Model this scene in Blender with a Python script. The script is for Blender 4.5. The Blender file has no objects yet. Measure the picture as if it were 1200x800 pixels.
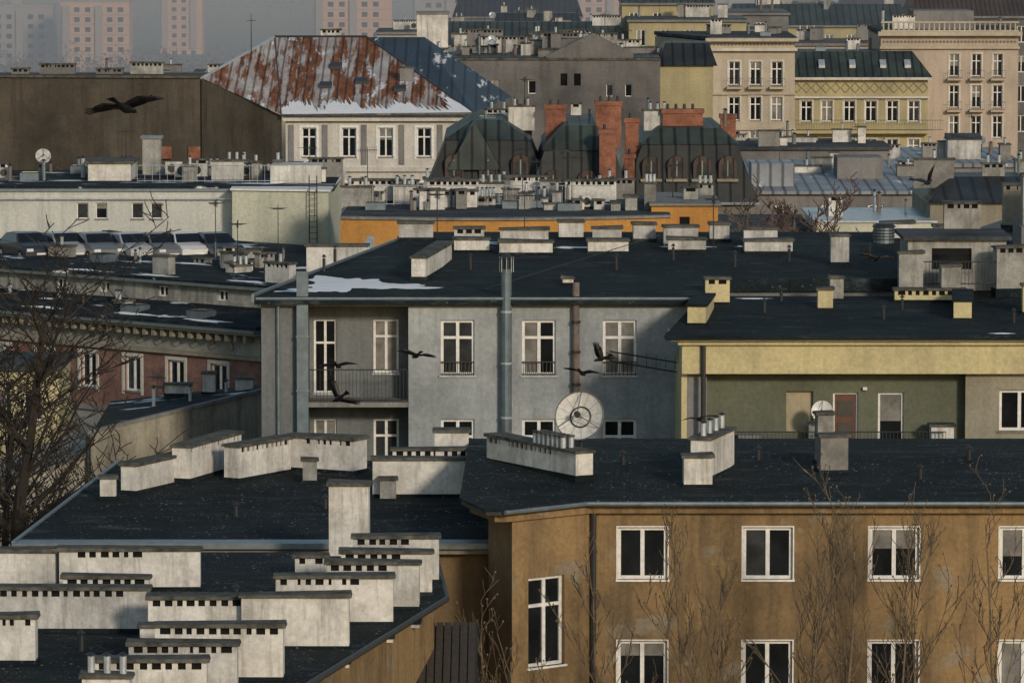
import bpy, math, random
from mathutils import Matrix, Vector
R=random.Random(7)
rad=math.radians
sc=bpy.context.scene
# ------------------------------------------------------------------ materials
M={}
def nm(name):
    m=bpy.data.materials.new(name); m.use_nodes=True
    nt=m.node_tree; b=nt.nodes['Principled BSDF']; M[name]=m
    return m,nt,b
def N(nt,t,**k):
    n=nt.nodes.new(t)
    for a,v in k.items(): n.inputs[a].default_value=v
    return n
def ramp(nt,src,a,b):
    r=nt.nodes.new('ShaderNodeMapRange'); r.inputs[1].default_value=a; r.inputs[2].default_value=b
    nt.links.new(src,r.inputs[0]); return r.outputs[0]
def mix(nt,f,a,b,bt='MIX'):
    n=nt.nodes.new('ShaderNodeMix'); n.data_type='RGBA'; n.blend_type=bt
    for i,v in ((0,f),(6,a),(7,b)):
        if isinstance(v,(int,float)): n.inputs[i].default_value=v
        elif isinstance(v,tuple): n.inputs[i].default_value=(*v,1) if len(v)==3 else v
        else: nt.links.new(v,n.inputs[i])
    return n.outputs[2]
def coord(nt,s=(1,1,1),loc=(0,0,0)):
    t=nt.nodes.new('ShaderNodeTexCoord'); m=nt.nodes.new('ShaderNodeMapping')
    m.inputs['Scale'].default_value=s; m.inputs['Location'].default_value=loc
    nt.links.new(t.outputs['Object'],m.inputs[0]); return m.outputs[0]
def noise(nt,vec,scale,detail=6,rough=.6):
    n=N(nt,'ShaderNodeTexNoise',Scale=scale,Detail=detail,Roughness=rough); nt.links.new(vec,n.inputs['Vector']); return n.outputs[0]
def mul(nt,a,b):
    n=nt.nodes.new('ShaderNodeMath'); n.operation='MULTIPLY'
    for i,v in enumerate((a,b)):
        if isinstance(v,(int,float)): n.inputs[i].default_value=v
        else: nt.links.new(v,n.inputs[i])
    return n.outputs[0]
def bump(nt,b,h,s,d=.05):
    n=nt.nodes.new('ShaderNodeBump'); n.inputs['Strength'].default_value=s; n.inputs['Distance'].default_value=d
    nt.links.new(h,n.inputs['Height']); nt.links.new(n.outputs[0],b.inputs['Normal'])
def wall(name,c,d,amt=.6,s=.35,streak=.6,rough=.9,bs=.3,fine=.35,patch=None,ss=1.1,st0=.48):
    m,nt,b=nm(name); v=coord(nt)
    a=mul(nt,ramp(nt,noise(nt,v,s,9,.65),.42,.66),amt)
    st=mul(nt,ramp(nt,noise(nt,coord(nt,(1.6,1.6,.14),(3,5,1)),ss,6,.7),st0,st0+.24),streak)
    c1=mix(nt,a,c,d)
    if patch: c1=mix(nt,mul(nt,ramp(nt,noise(nt,coord(nt,(1,1,1.2),(7,3,9)),.55,5,.6),.57,.62),.7),c1,patch)
    c2=mix(nt,st,c1,d)
    f=ramp(nt,noise(nt,v,7,8,.75),.25,.75)
    dk=tuple(x*(1-fine) for x in (1,1,1))
    c3=mix(nt,1.0,c2,mix(nt,f,dk,(1.08,1.08,1.08)),'MULTIPLY')
    nt.links.new(c3,b.inputs['Base Color']); b.inputs['Roughness'].default_value=rough
    b.inputs['Specular IOR Level'].default_value=.2
    bump(nt,b,f,bs,.03); return m
def plain(name,c,rough=.7,metal=0,var=.3,s=3,spec=.4):
    m,nt,b=nm(name); v=coord(nt)
    f=ramp(nt,noise(nt,v,s,6,.7),.3,.7)
    nt.links.new(mix(nt,f,tuple(x*(1-var) for x in c),tuple(min(1,x*(1+var*.5)) for x in c)),b.inputs['Base Color'])
    b.inputs['Roughness'].default_value=rough; b.inputs['Metallic'].default_value=metal
    b.inputs['Specular IOR Level'].default_value=spec; return m
def roofm(name,c,c2,speck=.6,snow=0,rough=.85,dens=.10,seam=True):
    m,nt,b=nm(name); v=coord(nt)
    big=ramp(nt,noise(nt,v,.25,8,.65),.38,.66)
    col=mix(nt,big,c,c2)
    fine=ramp(nt,noise(nt,v,9,6,.8),.25,.8)
    col=mix(nt,1.0,col,mix(nt,fine,(.4,.4,.4),(1.4,1.4,1.4)),'MULTIPLY')
    if seam:
        br=nt.nodes.new('ShaderNodeTexBrick'); nt.links.new(v,br.inputs['Vector'])
        br.inputs['Scale'].default_value=.2; br.inputs['Mortar Size'].default_value=.008; br.inputs['Brick Width'].default_value=1.4
        br.inputs['Color1'].default_value=(1,1,1,1); br.inputs['Color2'].default_value=(.62,.66,.68,1); br.inputs['Mortar'].default_value=(.4,.4,.4,1)
        col=mix(nt,.8,col,br.outputs[0],'MULTIPLY')
    col=mix(nt,mul(nt,ramp(nt,noise(nt,coord(nt,(.7,1,1),(2,6,0)),.55,8,.75),.5,.62),.65),col,(.007,.010,.012))
    col=mix(nt,mul(nt,ramp(nt,noise(nt,coord(nt,(.5,1.2,1),(8,1,0)),.9,9,.8),.54,.72),.38),col,(.17,.20,.21))
    if speck>0:
        vo=N(nt,'ShaderNodeTexVoronoi',Scale=4.2,Randomness=1.0); nt.links.new(coord(nt,(1,.7,1)),vo.inputs['Vector'])
        sp=ramp(nt,vo.outputs[0],dens+.09,dens*.6)
        msk=ramp(nt,noise(nt,v,.7,6,.75),.47,.62)
        col=mix(nt,mul(nt,mul(nt,sp,msk),speck),col,(.50,.53,.55))
        vo2=N(nt,'ShaderNodeTexVoronoi',Scale=10.,Randomness=1.0); nt.links.new(coord(nt,(1,.6,1)),vo2.inputs['Vector'])
        col=mix(nt,mul(nt,mul(nt,ramp(nt,vo2.outputs[0],.24,.13),ramp(nt,noise(nt,v,.5,6,.75),.45,.6)),speck*.7),col,(.32,.36,.38))
    if snow>0:
        s_=ramp(nt,noise(nt,coord(nt,(.5,1.4,1),(4,4,0)),.5,7,.6),.66-snow*.2,.69-snow*.2)
        col=mix(nt,s_,col,(.75,.78,.82))
    nt.links.new(col,b.inputs['Base Color']); b.inputs['Roughness'].default_value=rough
    b.inputs['Specular IOR Level'].default_value=.12
    bump(nt,b,fine,.4,.03); return m
def seamroof(name,c,c2,c3=None,snow=None,per=.6,rough=.5,th=(.5,.56),streaky=False):
    m,nt,b=nm(name); v=coord(nt)
    a=ramp(nt,noise(nt,v,.35,9,.7),.4,.62); col=mix(nt,a,c,c2)
    if c3:
        c4=tuple(x*.42 for x in c3)
        sc_=(2.2,.22,.4) if streaky else (1,.35,1)
        col=mix(nt,ramp(nt,noise(nt,coord(nt,sc_,(9,2,0)),.5,10,.72),th[0],th[1]),col,mix(nt,ramp(nt,noise(nt,coord(nt,(1.5,.5,1)),1.2,8,.7),.4,.6),c3,c4))
    if snow: col=mix(nt,ramp(nt,noise(nt,coord(nt,(1.3,.3,.5) if streaky else (.8,.45,1),(1,7,0)),.5,9,.72),snow,snow+.03),col,(.70,.71,.74))
    w=nt.nodes.new('ShaderNodeTexWave'); w.wave_type='BANDS'; w.bands_direction='X'; w.inputs['Scale'].default_value=.314/per
    w.inputs['Distortion'].default_value=.15
    nt.links.new(v,w.inputs['Vector'])
    l=ramp(nt,w.outputs[1],.0,.25)
    col=mix(nt,1.0,col,mix(nt,l,(.35,.35,.37),(1,1,1)),'MULTIPLY')
    nt.links.new(col,b.inputs['Base Color']); b.inputs['Roughness'].default_value=rough
    b.inputs['Specular IOR Level'].default_value=.25
    bump(nt,b,l,.6,.05); return m
def brickm(name,c1,c2,mo,scale=4):
    m,nt,b=nm(name)
    v=coord(nt); sx=nt.nodes.new('ShaderNodeSeparateXYZ'); cx=nt.nodes.new('ShaderNodeCombineXYZ'); nt.links.new(v,sx.inputs[0])
    ad=nt.nodes.new('ShaderNodeMath'); nt.links.new(sx.outputs[0],ad.inputs[0]); nt.links.new(sx.outputs[1],ad.inputs[1])
    nt.links.new(ad.outputs[0],cx.inputs[0]); nt.links.new(sx.outputs[2],cx.inputs[1])
    br=nt.nodes.new('ShaderNodeTexBrick'); nt.links.new(cx.outputs[0],br.inputs['Vector']); br.inputs['Scale'].default_value=scale
    br.inputs['Color1'].default_value=(*c1,1); br.inputs['Color2'].default_value=(*c2,1); br.inputs['Mortar'].default_value=(*mo,1); br.inputs['Mortar Size'].default_value=.025
    f=ramp(nt,noise(nt,v,.9,8,.7),.35,.7)
    nt.links.new(mix(nt,1.0,br.outputs[0],mix(nt,f,(.4,.38,.37),(1.1,1.1,1.1)),'MULTIPLY'),b.inputs['Base Color'])
    b.inputs['Roughness'].default_value=.9; return m

wall('plaster_white',(.76,.76,.74),(.21,.205,.185),.5,.8,.75,ss=2.2,st0=.50)
wall('plaster_white2',(.62,.63,.63),(.17,.17,.16),.65,.7,.8,ss=2.0)
wall('plaster_dirty',(.39,.40,.39),(.11,.11,.10),.7,.8,.8,ss=2.0)
wall('cap_concrete',(.15,.15,.135),(.025,.028,.026),.85,2.2,.0,fine=.6)
wall('ochre',(.34,.232,.118),(.12,.092,.06),.9,.25,.9,fine=.45,patch=(.31,.275,.215))
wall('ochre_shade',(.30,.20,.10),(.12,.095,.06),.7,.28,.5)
wall('grey_wall',(.42,.46,.49),(.22,.25,.275),.9,.22,.8,patch=(.34,.37,.39))
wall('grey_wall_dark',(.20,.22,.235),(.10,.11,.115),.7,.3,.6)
wall('cream',(.62,.56,.33),(.33,.30,.20),.5,.4,.5)
wall('olive',(.15,.165,.12),(.09,.10,.08),.6,.3,.4)
wall('beige_wall',(.33,.31,.25),(.17,.16,.13),.6,.3,.5)
wall('wall_court',(.46,.435,.355),(.16,.155,.13),.8,.35,.9)
wall('firewall_brown',(.115,.10,.08),(.045,.04,.034),.9,.14,.8,patch=(.085,.085,.075))
wall('firewall_grey',(.19,.19,.195),(.075,.075,.08),.9,.15,.8,patch=(.15,.145,.14))
wall('facade_white',(.66,.64,.60),(.36,.34,.31),.5,.3,.5)
wall('white_block',(.60,.62,.60),(.34,.36,.35),.5,.2,.7)
wall('greenish_cream',(.62,.64,.54),(.38,.40,.33),.4,.2,.6)
wall('orange_wall',(.60,.31,.09),(.36,.18,.06),.5,.3,.5)
wall('pink_stone',(.52,.44,.37),(.30,.26,.23),.6,.2,.6)
wall('pale_stone',(.54,.48,.39),(.32,.29,.25),.6,.2,.6)
wall('yellow_stone',(.47,.42,.25),(.26,.24,.16),.6,.2,.5)
wall('stone_grey',(.24,.24,.245),(.11,.11,.12),.7,.2,.6)
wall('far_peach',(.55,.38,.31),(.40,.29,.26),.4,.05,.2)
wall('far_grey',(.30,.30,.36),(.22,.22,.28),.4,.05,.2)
wall('concrete',(.28,.28,.27),(.12,.12,.12),.7,.8,.6)
wall('frieze',(.22,.21,.17),(.11,.10,.09),.6,.5,.4)
wall('attic_grey',(.34,.34,.32),(.15,.15,.15),.7,.5,.6)
brickm('brick_red',(.40,.14,.075),(.26,.09,.055),(.22,.16,.13))
brickm('brick_pink',(.33,.16,.13),(.23,.115,.095),(.24,.20,.18),3.2)
roofm('bitumen_speck',(.012,.020,.023),(.024,.033,.036),.8,0,.85,.12)
roofm('bitumen',(.011,.021,.027),(.023,.036,.043),.25)
roofm('bitumen_snow',(.012,.021,.027),(.026,.038,.045),.3,.36)
roofm('roof_grey',(.06,.07,.08),(.11,.12,.13),.2)
seamroof('roof_rust',(.46,.44,.43),(.30,.25,.22),(.26,.095,.032),.585,.55,.7,(.47,.53),True)
seamroof('roof_green',(.05,.07,.065),(.025,.035,.035),None,None,.8,.55)
seamroof('roof_black',(.018,.022,.024),(.035,.04,.04),None,None,.8,.5)
seamroof('roof_brown',(.085,.06,.05),(.05,.04,.036),None,None,.5,.6)
seamroof('roof_zinc',(.26,.29,.33),(.17,.19,.22),None,.60,.8,.5)
seamroof('roof_blue',(.035,.055,.08),(.025,.035,.05),None,.60,.8,.5,(.5,.56),True)
plain('porch_tile',(.06,.05,.042),.8,0,.5,6)
plain('flashing',(.20,.24,.27),.45,.5)
plain('metal_duct',(.17,.22,.26),.45,.5,.35,2)
plain('metal_light',(.45,.50,.55),.4,.3,.35,3)
plain('dish_mesh',(.60,.61,.60),.8,.0,.25,6)
plain('dish_frame',(.14,.14,.14),.7,.0,.25,6)
plain('metal_dark',(.035,.038,.042),.5,.2)
plain('rusty_pipe',(.17,.14,.125),.8,0,.5,4)
plain('frame_white',(.74,.75,.75),.5,0,.25,5)
plain('frame_dark',(.06,.055,.05),.6)
plain('door_brown',(.12,.05,.035),.55)
plain('shutter_beige',(.36,.31,.22),.8)
plain('hole',(.006,.006,.006),1)
plain('snow',(.80,.83,.87),.8,0,.12,2)
plain('bark',(.040,.033,.028),.95,0,.4,6)
plain('twig',(.16,.125,.085),.95,0,.4,6)
plain('bush_twig',(.14,.10,.085),.95,0,.4,6)
plain('bud',(.20,.15,.08),.9,0,.3,6)
plain('crow_black',(.010,.009,.011),.5,0,.3,20,.4)
plain('rubber',(.02,.02,.02),.8)
for n,c in (('car_paint_grey',(.16,.17,.18)),('car_paint_silver',(.42,.44,.46)),('car_paint_dark',(.03,.04,.06)),('car_paint_white',(.7,.7,.7))): plain(n,c,.3,.2,.05,1,.6)
def glass(name,c,r=.08,sp=.6):
    m,nt,b=nm(name); v=coord(nt)
    f=ramp(nt,noise(nt,v,1.3,5,.6),.35,.65)
    nt.links.new(mix(nt,f,tuple(x*.4 for x in c),c),b.inputs['Base Color'])
    b.inputs['Roughness'].default_value=r; b.inputs['Specular IOR Level'].default_value=sp
    bump(nt,b,noise(nt,v,.9,2,.5),.12,.05)
glass('glass_dark',(.014,.017,.02)); glass('glass_mid',(.055,.06,.065)); glass('glass_curtain',(.26,.26,.25),.15)
m,nt,b=nm('ground_soil'); v=coord(nt)
nt.links.new(mix(nt,ramp(nt,noise(nt,v,.02,8,.7),.4,.6),(.045,.05,.04),(.075,.075,.07)),b.inputs['Base Color']); b.inputs['Roughness'].default_value=1
plain('asphalt',(.05,.05,.052),.9)
m,nt,b=nm('winter_wood'); v=coord(nt)
nt.links.new(mix(nt,ramp(nt,noise(nt,v,.08,6,.7),.4,.6),(.05,.05,.055),(.11,.10,.10)),b.inputs['Base Color']); b.inputs['Roughness'].default_value=1

# ------------------------------------------------------------------ builder
class B:
    def __init__(s,name,o=(0,0,0),ang=0):
        e=bpy.data.objects.new(name,None); sc.collection.objects.link(e)
        e.location=o; e.rotation_euler=(0,0,rad(ang)); e.empty_display_size=.5
        s.e=e; s.name=name; s.P={}; s.S=[]; s.T=Matrix()
    def push(s,x,y,a=0,z=0):
        s.S.append(s.T); s.T=s.T@Matrix.Translation((x,y,z))@Matrix.Rotation(rad(a),4,'Z')
    def pop(s): s.T=s.S.pop()
    def g(s,part,mat): return s.P.setdefault((part,mat),([],[]))
    def mesh(s,part,mat,vs,fs):
        V,F=s.g(part,mat); k=len(V)
        V.extend([tuple(s.T@Vector(v)) for v in vs]); F.extend([tuple(i+k for i in f) for f in fs])
    def poly(s,part,mat,pts): s.mesh(part,mat,pts,[tuple(range(len(pts)))])
    def hexa(s,part,mat,p):
        s.mesh(part,mat,p,[(3,2,1,0),(4,5,6,7),(0,1,5,4),(1,2,6,5),(2,3,7,6),(3,0,4,7)])
    def box(s,part,mat,x0,x1,y0,y1,z0,z1):
        s.hexa(part,mat,[(x0,y0,z0),(x1,y0,z0),(x1,y1,z0),(x0,y1,z0),(x0,y0,z1),(x1,y0,z1),(x1,y1,z1),(x0,y1,z1)])
    def prism(s,part,mat,pts,z0,z1):
        n=len(pts); zt=[z1]*n if isinstance(z1,(int,float)) else z1
        zb=[z0]*n if isinstance(z0,(int,float)) else z0
        vs=[(p[0],p[1],zb[i]) for i,p in enumerate(pts)]+[(p[0],p[1],zt[i]) for i,p in enumerate(pts)]
        fs=[tuple(range(n))[::-1],tuple(range(n,2*n))]+[(i,(i+1)%n,n+(i+1)%n,n+i) for i in range(n)]
        s.mesh(part,mat,vs,fs)
    def cyl(s,part,mat,p0,p1,r0,r1=None,n=8,cap=True):
        r1=r0 if r1 is None else r1
        p0=Vector(p0);p1=Vector(p1); d=(p1-p0).normalized()
        a=d.orthogonal().normalized(); c=d.cross(a)
        vs=[];fs=[]
        for p,r in ((p0,r0),(p1,r1)):
            for i in range(n):
                t=2*math.pi*i/n; vs.append(tuple(p+a*(math.cos(t)*r)+c*(math.sin(t)*r)))
        fs=[(i,(i+1)%n,n+(i+1)%n,n+i) for i in range(n)]
        if cap: fs+= [tuple(range(n))[::-1],tuple(range(n,2*n))]
        s.mesh(part,mat,vs,fs)
    def done(s,smooth=False):
        for (part,mat),(V,F) in s.P.items():
            me=bpy.data.meshes.new(s.name+'_'+part); me.from_pydata(V,[],F); me.materials.append(M[mat]); me.update()
            if smooth:
                for p in me.polygons: p.use_smooth=True
            ob=bpy.data.objects.new(part,me); sc.collection.objects.link(ob); ob.parent=s.e
        return s.e
def window(b,a,c,z0,z1,v,st='w2',fm='frame_white'):
    r=R.random(); g='glass_dark' if r<.55 else ('glass_mid' if r<.8 else 'glass_curtain')
    if st=='shut': b.poly('shutters','shutter_beige',[(a,v,z0),(c,v,z0),(c,v,z1),(a,v,z1)]); return
    if st=='door':
        b.poly('doors','door_brown',[(a,v,z0),(c,v,z0),(c,v,z1),(a,v,z1)])
        for q in (.25,.6): b.box('door_panels','frame_dark',a+(c-a)*.2,a+(c-a)*.8,v-.03,v+.01,z0+(z1-z0)*q,z0+(z1-z0)*(q+.25))
        t=.07
        b.box('window_frames',fm,a,a+t,v-.06,v+.02,z0,z1);b.box('window_frames',fm,c-t,c,v-.06,v+.02,z0,z1);b.box('window_frames',fm,a+t,c-t,v-.06,v+.02,z1-t,z1); return
    if st=='dark': b.poly('glass','glass_dark',[(a,v,z0),(c,v,z0),(c,v,z1),(a,v,z1)]); return
    mid=(a+c)/2
    if st!='w1' and R.random()<.35:
        b.poly('glass',g,[(a,v-.025,z0),(mid,v-.025,z0),(mid,v-.025,z1),(a,v-.025,z1)])
        b.poly('glass','glass_dark',[(mid,v-.025,z0),(c,v-.025,z0),(c,v-.025,z1),(mid,v-.025,z1)])
    elif R.random()<.3:
        q=z0+(z1-z0)*R.uniform(.4,.75)
        b.poly('glass','glass_dark',[(a,v-.025,z0),(c,v-.025,z0),(c,v-.025,q),(a,v-.025,q)]); b.poly('glass','glass_curtain',[(a,v-.025,q),(c,v-.025,q),(c,v-.025,z1),(a,v-.025,z1)])
    else: b.poly('glass',g,[(a,v-.025,z0),(c,v-.025,z0),(c,v-.025,z1),(a,v-.025,z1)])
    t=min(.1,(c-a)*.09)
    fb=lambda x0,x1,q0,q1,d=.07: b.box('window_frames',fm,x0,x1,v-d,v+.02,q0,q1)
    fb(a,a+t,z0,z1); fb(c-t,c,z0,z1); fb(a+t,c-t,z0,z0+t); fb(a+t,c-t,z1-t,z1)
    if st!='w1': fb(mid-t*.6,mid+t*.6,z0+t,z1-t,.075)
    if 't' in st:
        q=z0+(z1-z0)*.68; fb(a+t,mid-t*.6,q-t*.5,q+t*.5); fb(mid+t*.6,c-t,q-t*.5,q+t*.5)
def facade(b,u0,u1,z0,z1,mat,wins,v=0.,dep=.2,part='walls',sill='concrete',fm='frame_white',trim=None):
    us=sorted({u0,u1,*[w[0] for w in wins],*[w[1] for w in wins]}); zs=sorted({z0,z1,*[w[2] for w in wins],*[w[3] for w in wins]})
    us=[u for u in us if u0<=u<=u1]; zs=[z for z in zs if z0<=z<=z1]
    for i in range(len(us)-1):
        for j in range(len(zs)-1):
            um=(us[i]+us[i+1])/2; zm=(zs[j]+zs[j+1])/2
            if any(w[0]<um<w[1] and w[2]<zm<w[3] for w in wins): continue
            b.poly(part,mat,[(us[i],v,zs[j]),(us[i+1],v,zs[j]),(us[i+1],v,zs[j+1]),(us[i],v,zs[j+1])])
    for w in wins:
        a,c,p,q=w[:4]; V=v+dep; st=w[4] if len(w)>4 else 'w2'
        b.mesh('reveals',mat,[(a,v,p),(c,v,p),(c,v,q),(a,v,q),(a,V,p),(c,V,p),(c,V,q),(a,V,q)],[(0,1,5,4),(1,2,6,5),(2,3,7,6),(3,0,4,7)])
        window(b,a,c,p,q,V,st,fm)
        if sill and st not in('door',): b.box('sills',sill,a-.06,c+.06,v-.07,v+dep-.08,p-.06,p)
        if trim:
            t=.16
            b.box('window_surrounds',trim,a-t,a-.003,v-.05,v+.03,p-t,q+t); b.box('window_surrounds',trim,c+.003,c+t,v-.05,v+.03,p-t,q+t)
            b.box('window_surrounds',trim,a-.003,c+.003,v-.05,v+.03,q+.003,q+t)
def chim(b,x,y,z,L,W,H,ang=0,vents=(0,1),mat='plaster_white',pots=0,cap='cap_concrete',base=True,sp=.27):
    b.push(x,y,ang+R.uniform(-1.5,1.5),z); h=L/2; w=W/2; vh=.17; ct=.09; n0='chimneys'
    tl=R.uniform(-.03,.03)
    if base: b.box('chimney_flashing','bitumen',-h-.05,h+.05,-w-.05,w+.05,-.4,R.uniform(.06,.12))
    if vents:
        b.box(n0,mat,-h,h,-w,w,-.5,H-vh-ct)
        a=-h+vents[0]*L+.12; c=-h+vents[1]*L-.12
        b.box('chimney_flues','hole',a,c,-w+.07,w-.07,H-vh-ct,H-ct)
        b.box(n0,mat,-h,a,-w+.001,w-.001,H-vh-ct,H-ct); b.box(n0,mat,c,h,-w+.001,w-.001,H-vh-ct,H-ct)
        n=max(1,int((c-a)/sp)); d=(c-a)/n
        for i in range(1,n):
            q=a+i*d+R.uniform(-.03,.03)
            ww=R.uniform(.045,.07) if R.random()<.88 else .14
            b.box(n0,mat,q-ww,q+ww,-w+.002,-w+.075,H-vh-ct,H-ct); b.box(n0,mat,q-.05,q+.05,w-.075,w-.002,H-vh-ct,H-ct)
    else: b.box(n0,mat,-h,h,-w,w,-.5,H-ct)
    o=.07
    b.hexa('chimney_caps',cap,[(-h-o,-w-o,H-ct),(h+o,-w-o,H-ct),(h+o,w+o,H-ct),(-h-o,w+o,H-ct),(-h-o,-w-o,H-tl),(h+o,-w-o,H+tl),(h+o*.6,w+o,H+tl),(-h-o,w+o*.7,H-tl)])
    for i in range(pots):
        px=-h+(i+.5)*L/pots; b.cyl('chimney_pots','metal_light',(px,0,H-.02),(px,0,H+.38),.085,.085)
        b.cyl('chimney_pots','metal_dark',(px,0,H+.42),(px,0,H+.48),.13,.02)
        b.cyl('chimney_pots','metal_dark',(px,0,H+.36),(px,0,H+.43),.02,.02,5)
    b.pop()
def pchim(b,p0,p1,z,W,H,**k):
    d=Vector((p1[0]-p0[0],p1[1]-p0[1])); chim(b,(p0[0]+p1[0])/2,(p0[1]+p1[1])/2,z,d.length,W,H,math.degrees(math.atan2(d.y,d.x)),**k)
def vent(b,x,y,z,h=.8,r=.08,mat='metal_light'):
    b.cyl('vent_pipes',mat,(x,y,z-.2),(x,y,z+h),r); b.cyl('vent_caps','metal_dark',(x,y,z+h+.06),(x,y,z+h+.16),r*1.7,r*.3)
    b.cyl('vent_caps','metal_dark',(x,y,z+h),(x,y,z+h+.06),r*.4)
def ac(b,x,y,z,a=0,s=1):
    b.push(x,y,a,z)
    b.box('air_conditioners','plaster_white2',-.42*s,.42*s,-.17*s,.17*s,.12,.12+.62*s)
    b.cyl('air_conditioner_fans','metal_dark',(-.1*s,-.175*s,.12+.31*s),(-.1*s,-.19*s,.12+.31*s),.22*s,.22*s,14)
    for q in(-.3,.3): b.box('air_conditioner_feet','metal_dark',q*s-.03,q*s+.03,-.15*s,.15*s,-.05,.12)
    b.pop()
def antenna(b,x,y,z,h=2.5,a=0):
    b.push(x,y,a,z); b.cyl('antennas','metal_dark',(0,0,-.3),(0,0,h),.025,.018,5)
    b.cyl('antennas','metal_dark',(-.55,0,h-.15),(.55,0,h-.15),.014,.014,4)
    for i in range(9):
        q=-.5+i*.125; w=.22+.03*i; b.cyl('antennas','metal_dark',(q,-w,h-.15),(q,w,h-.15),.009,.009,4)
        b.cyl('antennas','metal_dark',(q,0,h-.15-w*.5),(q,0,h-.15+w*.5),.009,.009,4)
    b.pop()
def dish(b,x,y,z,r,yaw=0,tilt=25,mat='metal_light',pole=1.,big=False):
    b.S.append(b.T)
    b.cyl('dish_poles','metal_dark',(x,y+.12,z-pole),(x,y+.12,z),.04 if not big else .06,None,8)
    b.T=b.T@Matrix.Translation((x,y,z))@Matrix.Rotation(rad(yaw),4,'Z')@Matrix.Rotation(rad(-tilt),4,'X')
    n=28; rings=6; vs=[(0,.0,0)]; fs=[]
    for k in range(1,rings+1):
        rr=r*k/rings; yy=-.22*r*(k/rings)**2*1.3
        for i in range(n): t=2*math.pi*i/n; vs.append((rr*math.cos(t),yy,rr*math.sin(t)))
    for i in range(n): fs.append((0,1+i,1+(i+1)%n))
    for k in range(rings-1):
        for i in range(n):
            a=1+k*n+i;c=1+k*n+(i+1)%n; fs.append((a,a+n,c+n,c))
    b.mesh('dish_reflectors',mat,vs,fs)
    f=(0,-.75*r,-.05*r)
    for t in (90,210,330):
        q=(r*.97*math.cos(rad(t)),-.28*r,r*.97*math.sin(rad(t))); b.cyl('dish_struts','metal_dark' if not big else 'dish_frame',q,f,.016 if big else .012,None,5)
    b.cyl('dish_feeds','metal_dark',(0,-.62*r,-.04*r),(0,-.85*r,-.05*r),.14*r,.11*r,10)
    if big:
        for i in range(12):
            t=rad(i*30+10); b.cyl('dish_ribs','dish_frame',(0,-.012,0),(r*math.cos(t),-.295*r,r*math.sin(t)),.004,.004,4)
        for q_,w_,m_ in ((1.,.02,'dish_frame'),(.42,.028,'metal_dark')):
            for i in range(n):
                t=2*math.pi*i/n;t2=2*math.pi*(i+1)/n
                b.cyl('dish_rim',m_,(q_*r*math.cos(t),-.286*r*q_*q_-.01,q_*r*math.sin(t)),(q_*r*math.cos(t2),-.286*r*q_*q_-.01,q_*r*math.sin(t2)),w_,w_,5)
        b.box('dish_mount','metal_dark',-.12,.12,.02,.2,-.5,.1)
    b.T=b.S.pop()
def railing(b,p0,p1,z,h=1.,mat='metal_dark',sp=.13):
    p0=Vector((*p0,0));p1=Vector((*p1,0)); L=(p1-p0).length; n=max(2,int(L/sp))
    for q in (z+.08,z+h): b.cyl('railings',mat,(p0.x,p0.y,q),(p1.x,p1.y,q),.022,None,5)
    for i in range(n+1):
        p=p0.lerp(p1,i/n); b.cyl('railings',mat,(p.x,p.y,z),(p.x,p.y,z+h),.012,None,4)
def clutter(b,x0,x1,y0,y1,zf,n,seed=1,big=1,mats=('plaster_white','plaster_white2','plaster_dirty','concrete'),sheds=False):
    r=random.Random(seed)
    for i in range(n):
        x=r.uniform(x0,x1); y=r.uniform(y0,y1); z=zf(x,y) if callable(zf) else zf; k=r.random()
        if k<.54: chim(b,x,y,z,r.uniform(.5,2.4)*big,r.uniform(.4,.8)*big,r.uniform(.4,1.4)*big,r.choice((0,0,0,90,8,-6,75)),(0,1) if r.random()<.5 else None,r.choice(mats),pots=r.choice((0,0,0,1,2,3)),base=False)
        elif k<.76: vent(b,x,y,z,r.uniform(.5,1.4)*big,r.uniform(.06,.15)*big,r.choice(('metal_light','metal_duct','concrete','rusty_pipe')))
        elif k<.79: ac(b,x,y,z,r.uniform(-40,40),1.1*big)
        elif k<.89: antenna(b,x,y,z,r.uniform(1.5,3),r.uniform(0,180))
        elif k<.905: dish(b,x,y,z+1,.38,r.uniform(-30,30))
        elif k<.94 and sheds:
            w_=r.uniform(.8,2.2); h_=r.uniform(.8,1.8); m_=r.choice(mats)
            b.box('roof_sheds',m_,x-w_,x+w_,y-.9,y+.9,z-.2,z+h_); b.hexa('roof_shed_roofs','roof_grey',[(x-w_-.1,y-1,z+h_),(x+w_+.1,y-1,z+h_),(x+w_+.1,y+1,z+h_),(x-w_-.1,y+1,z+h_),(x-w_-.1,y-1,z+h_+.1),(x+w_+.1,y-1,z+h_+.1),(x+w_+.1,y+1,z+h_+.45),(x-w_-.1,y+1,z+h_+.45)])
        else:
            b.box('roof_hatches','metal_duct',x-.5,x+.5,y-.5,y+.5,z-.2,z+.35); b.box('roof_hatches','glass_mid',x-.42,x+.42,y-.42,y+.42,z+.352,z+.4)
def snow(b,cx,cy,rx,ry,zf,seed):
    r=random.Random(seed); n=60; pts=[]
    ph=[r.uniform(0,6) for _ in range(6)]
    for i in range(n):
        t=2*math.pi*i/n; k=1+.22*math.sin(3*t+ph[0])+.15*math.sin(5*t+ph[1])+.09*math.sin(9*t+ph[2])+.07*math.sin(14*t+ph[3])+r.uniform(-.04,.04)
        pts.append((cx+rx*k*math.cos(t),cy+ry*k*math.sin(t)))
    b.mesh('snow_patch','snow',[(cx,cy,zf(cx,cy)+.05)]+[(p[0],p[1],zf(*p)+.012) for p in pts],[(0,1+i,1+(i+1)%n) for i in range(n)])

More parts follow.
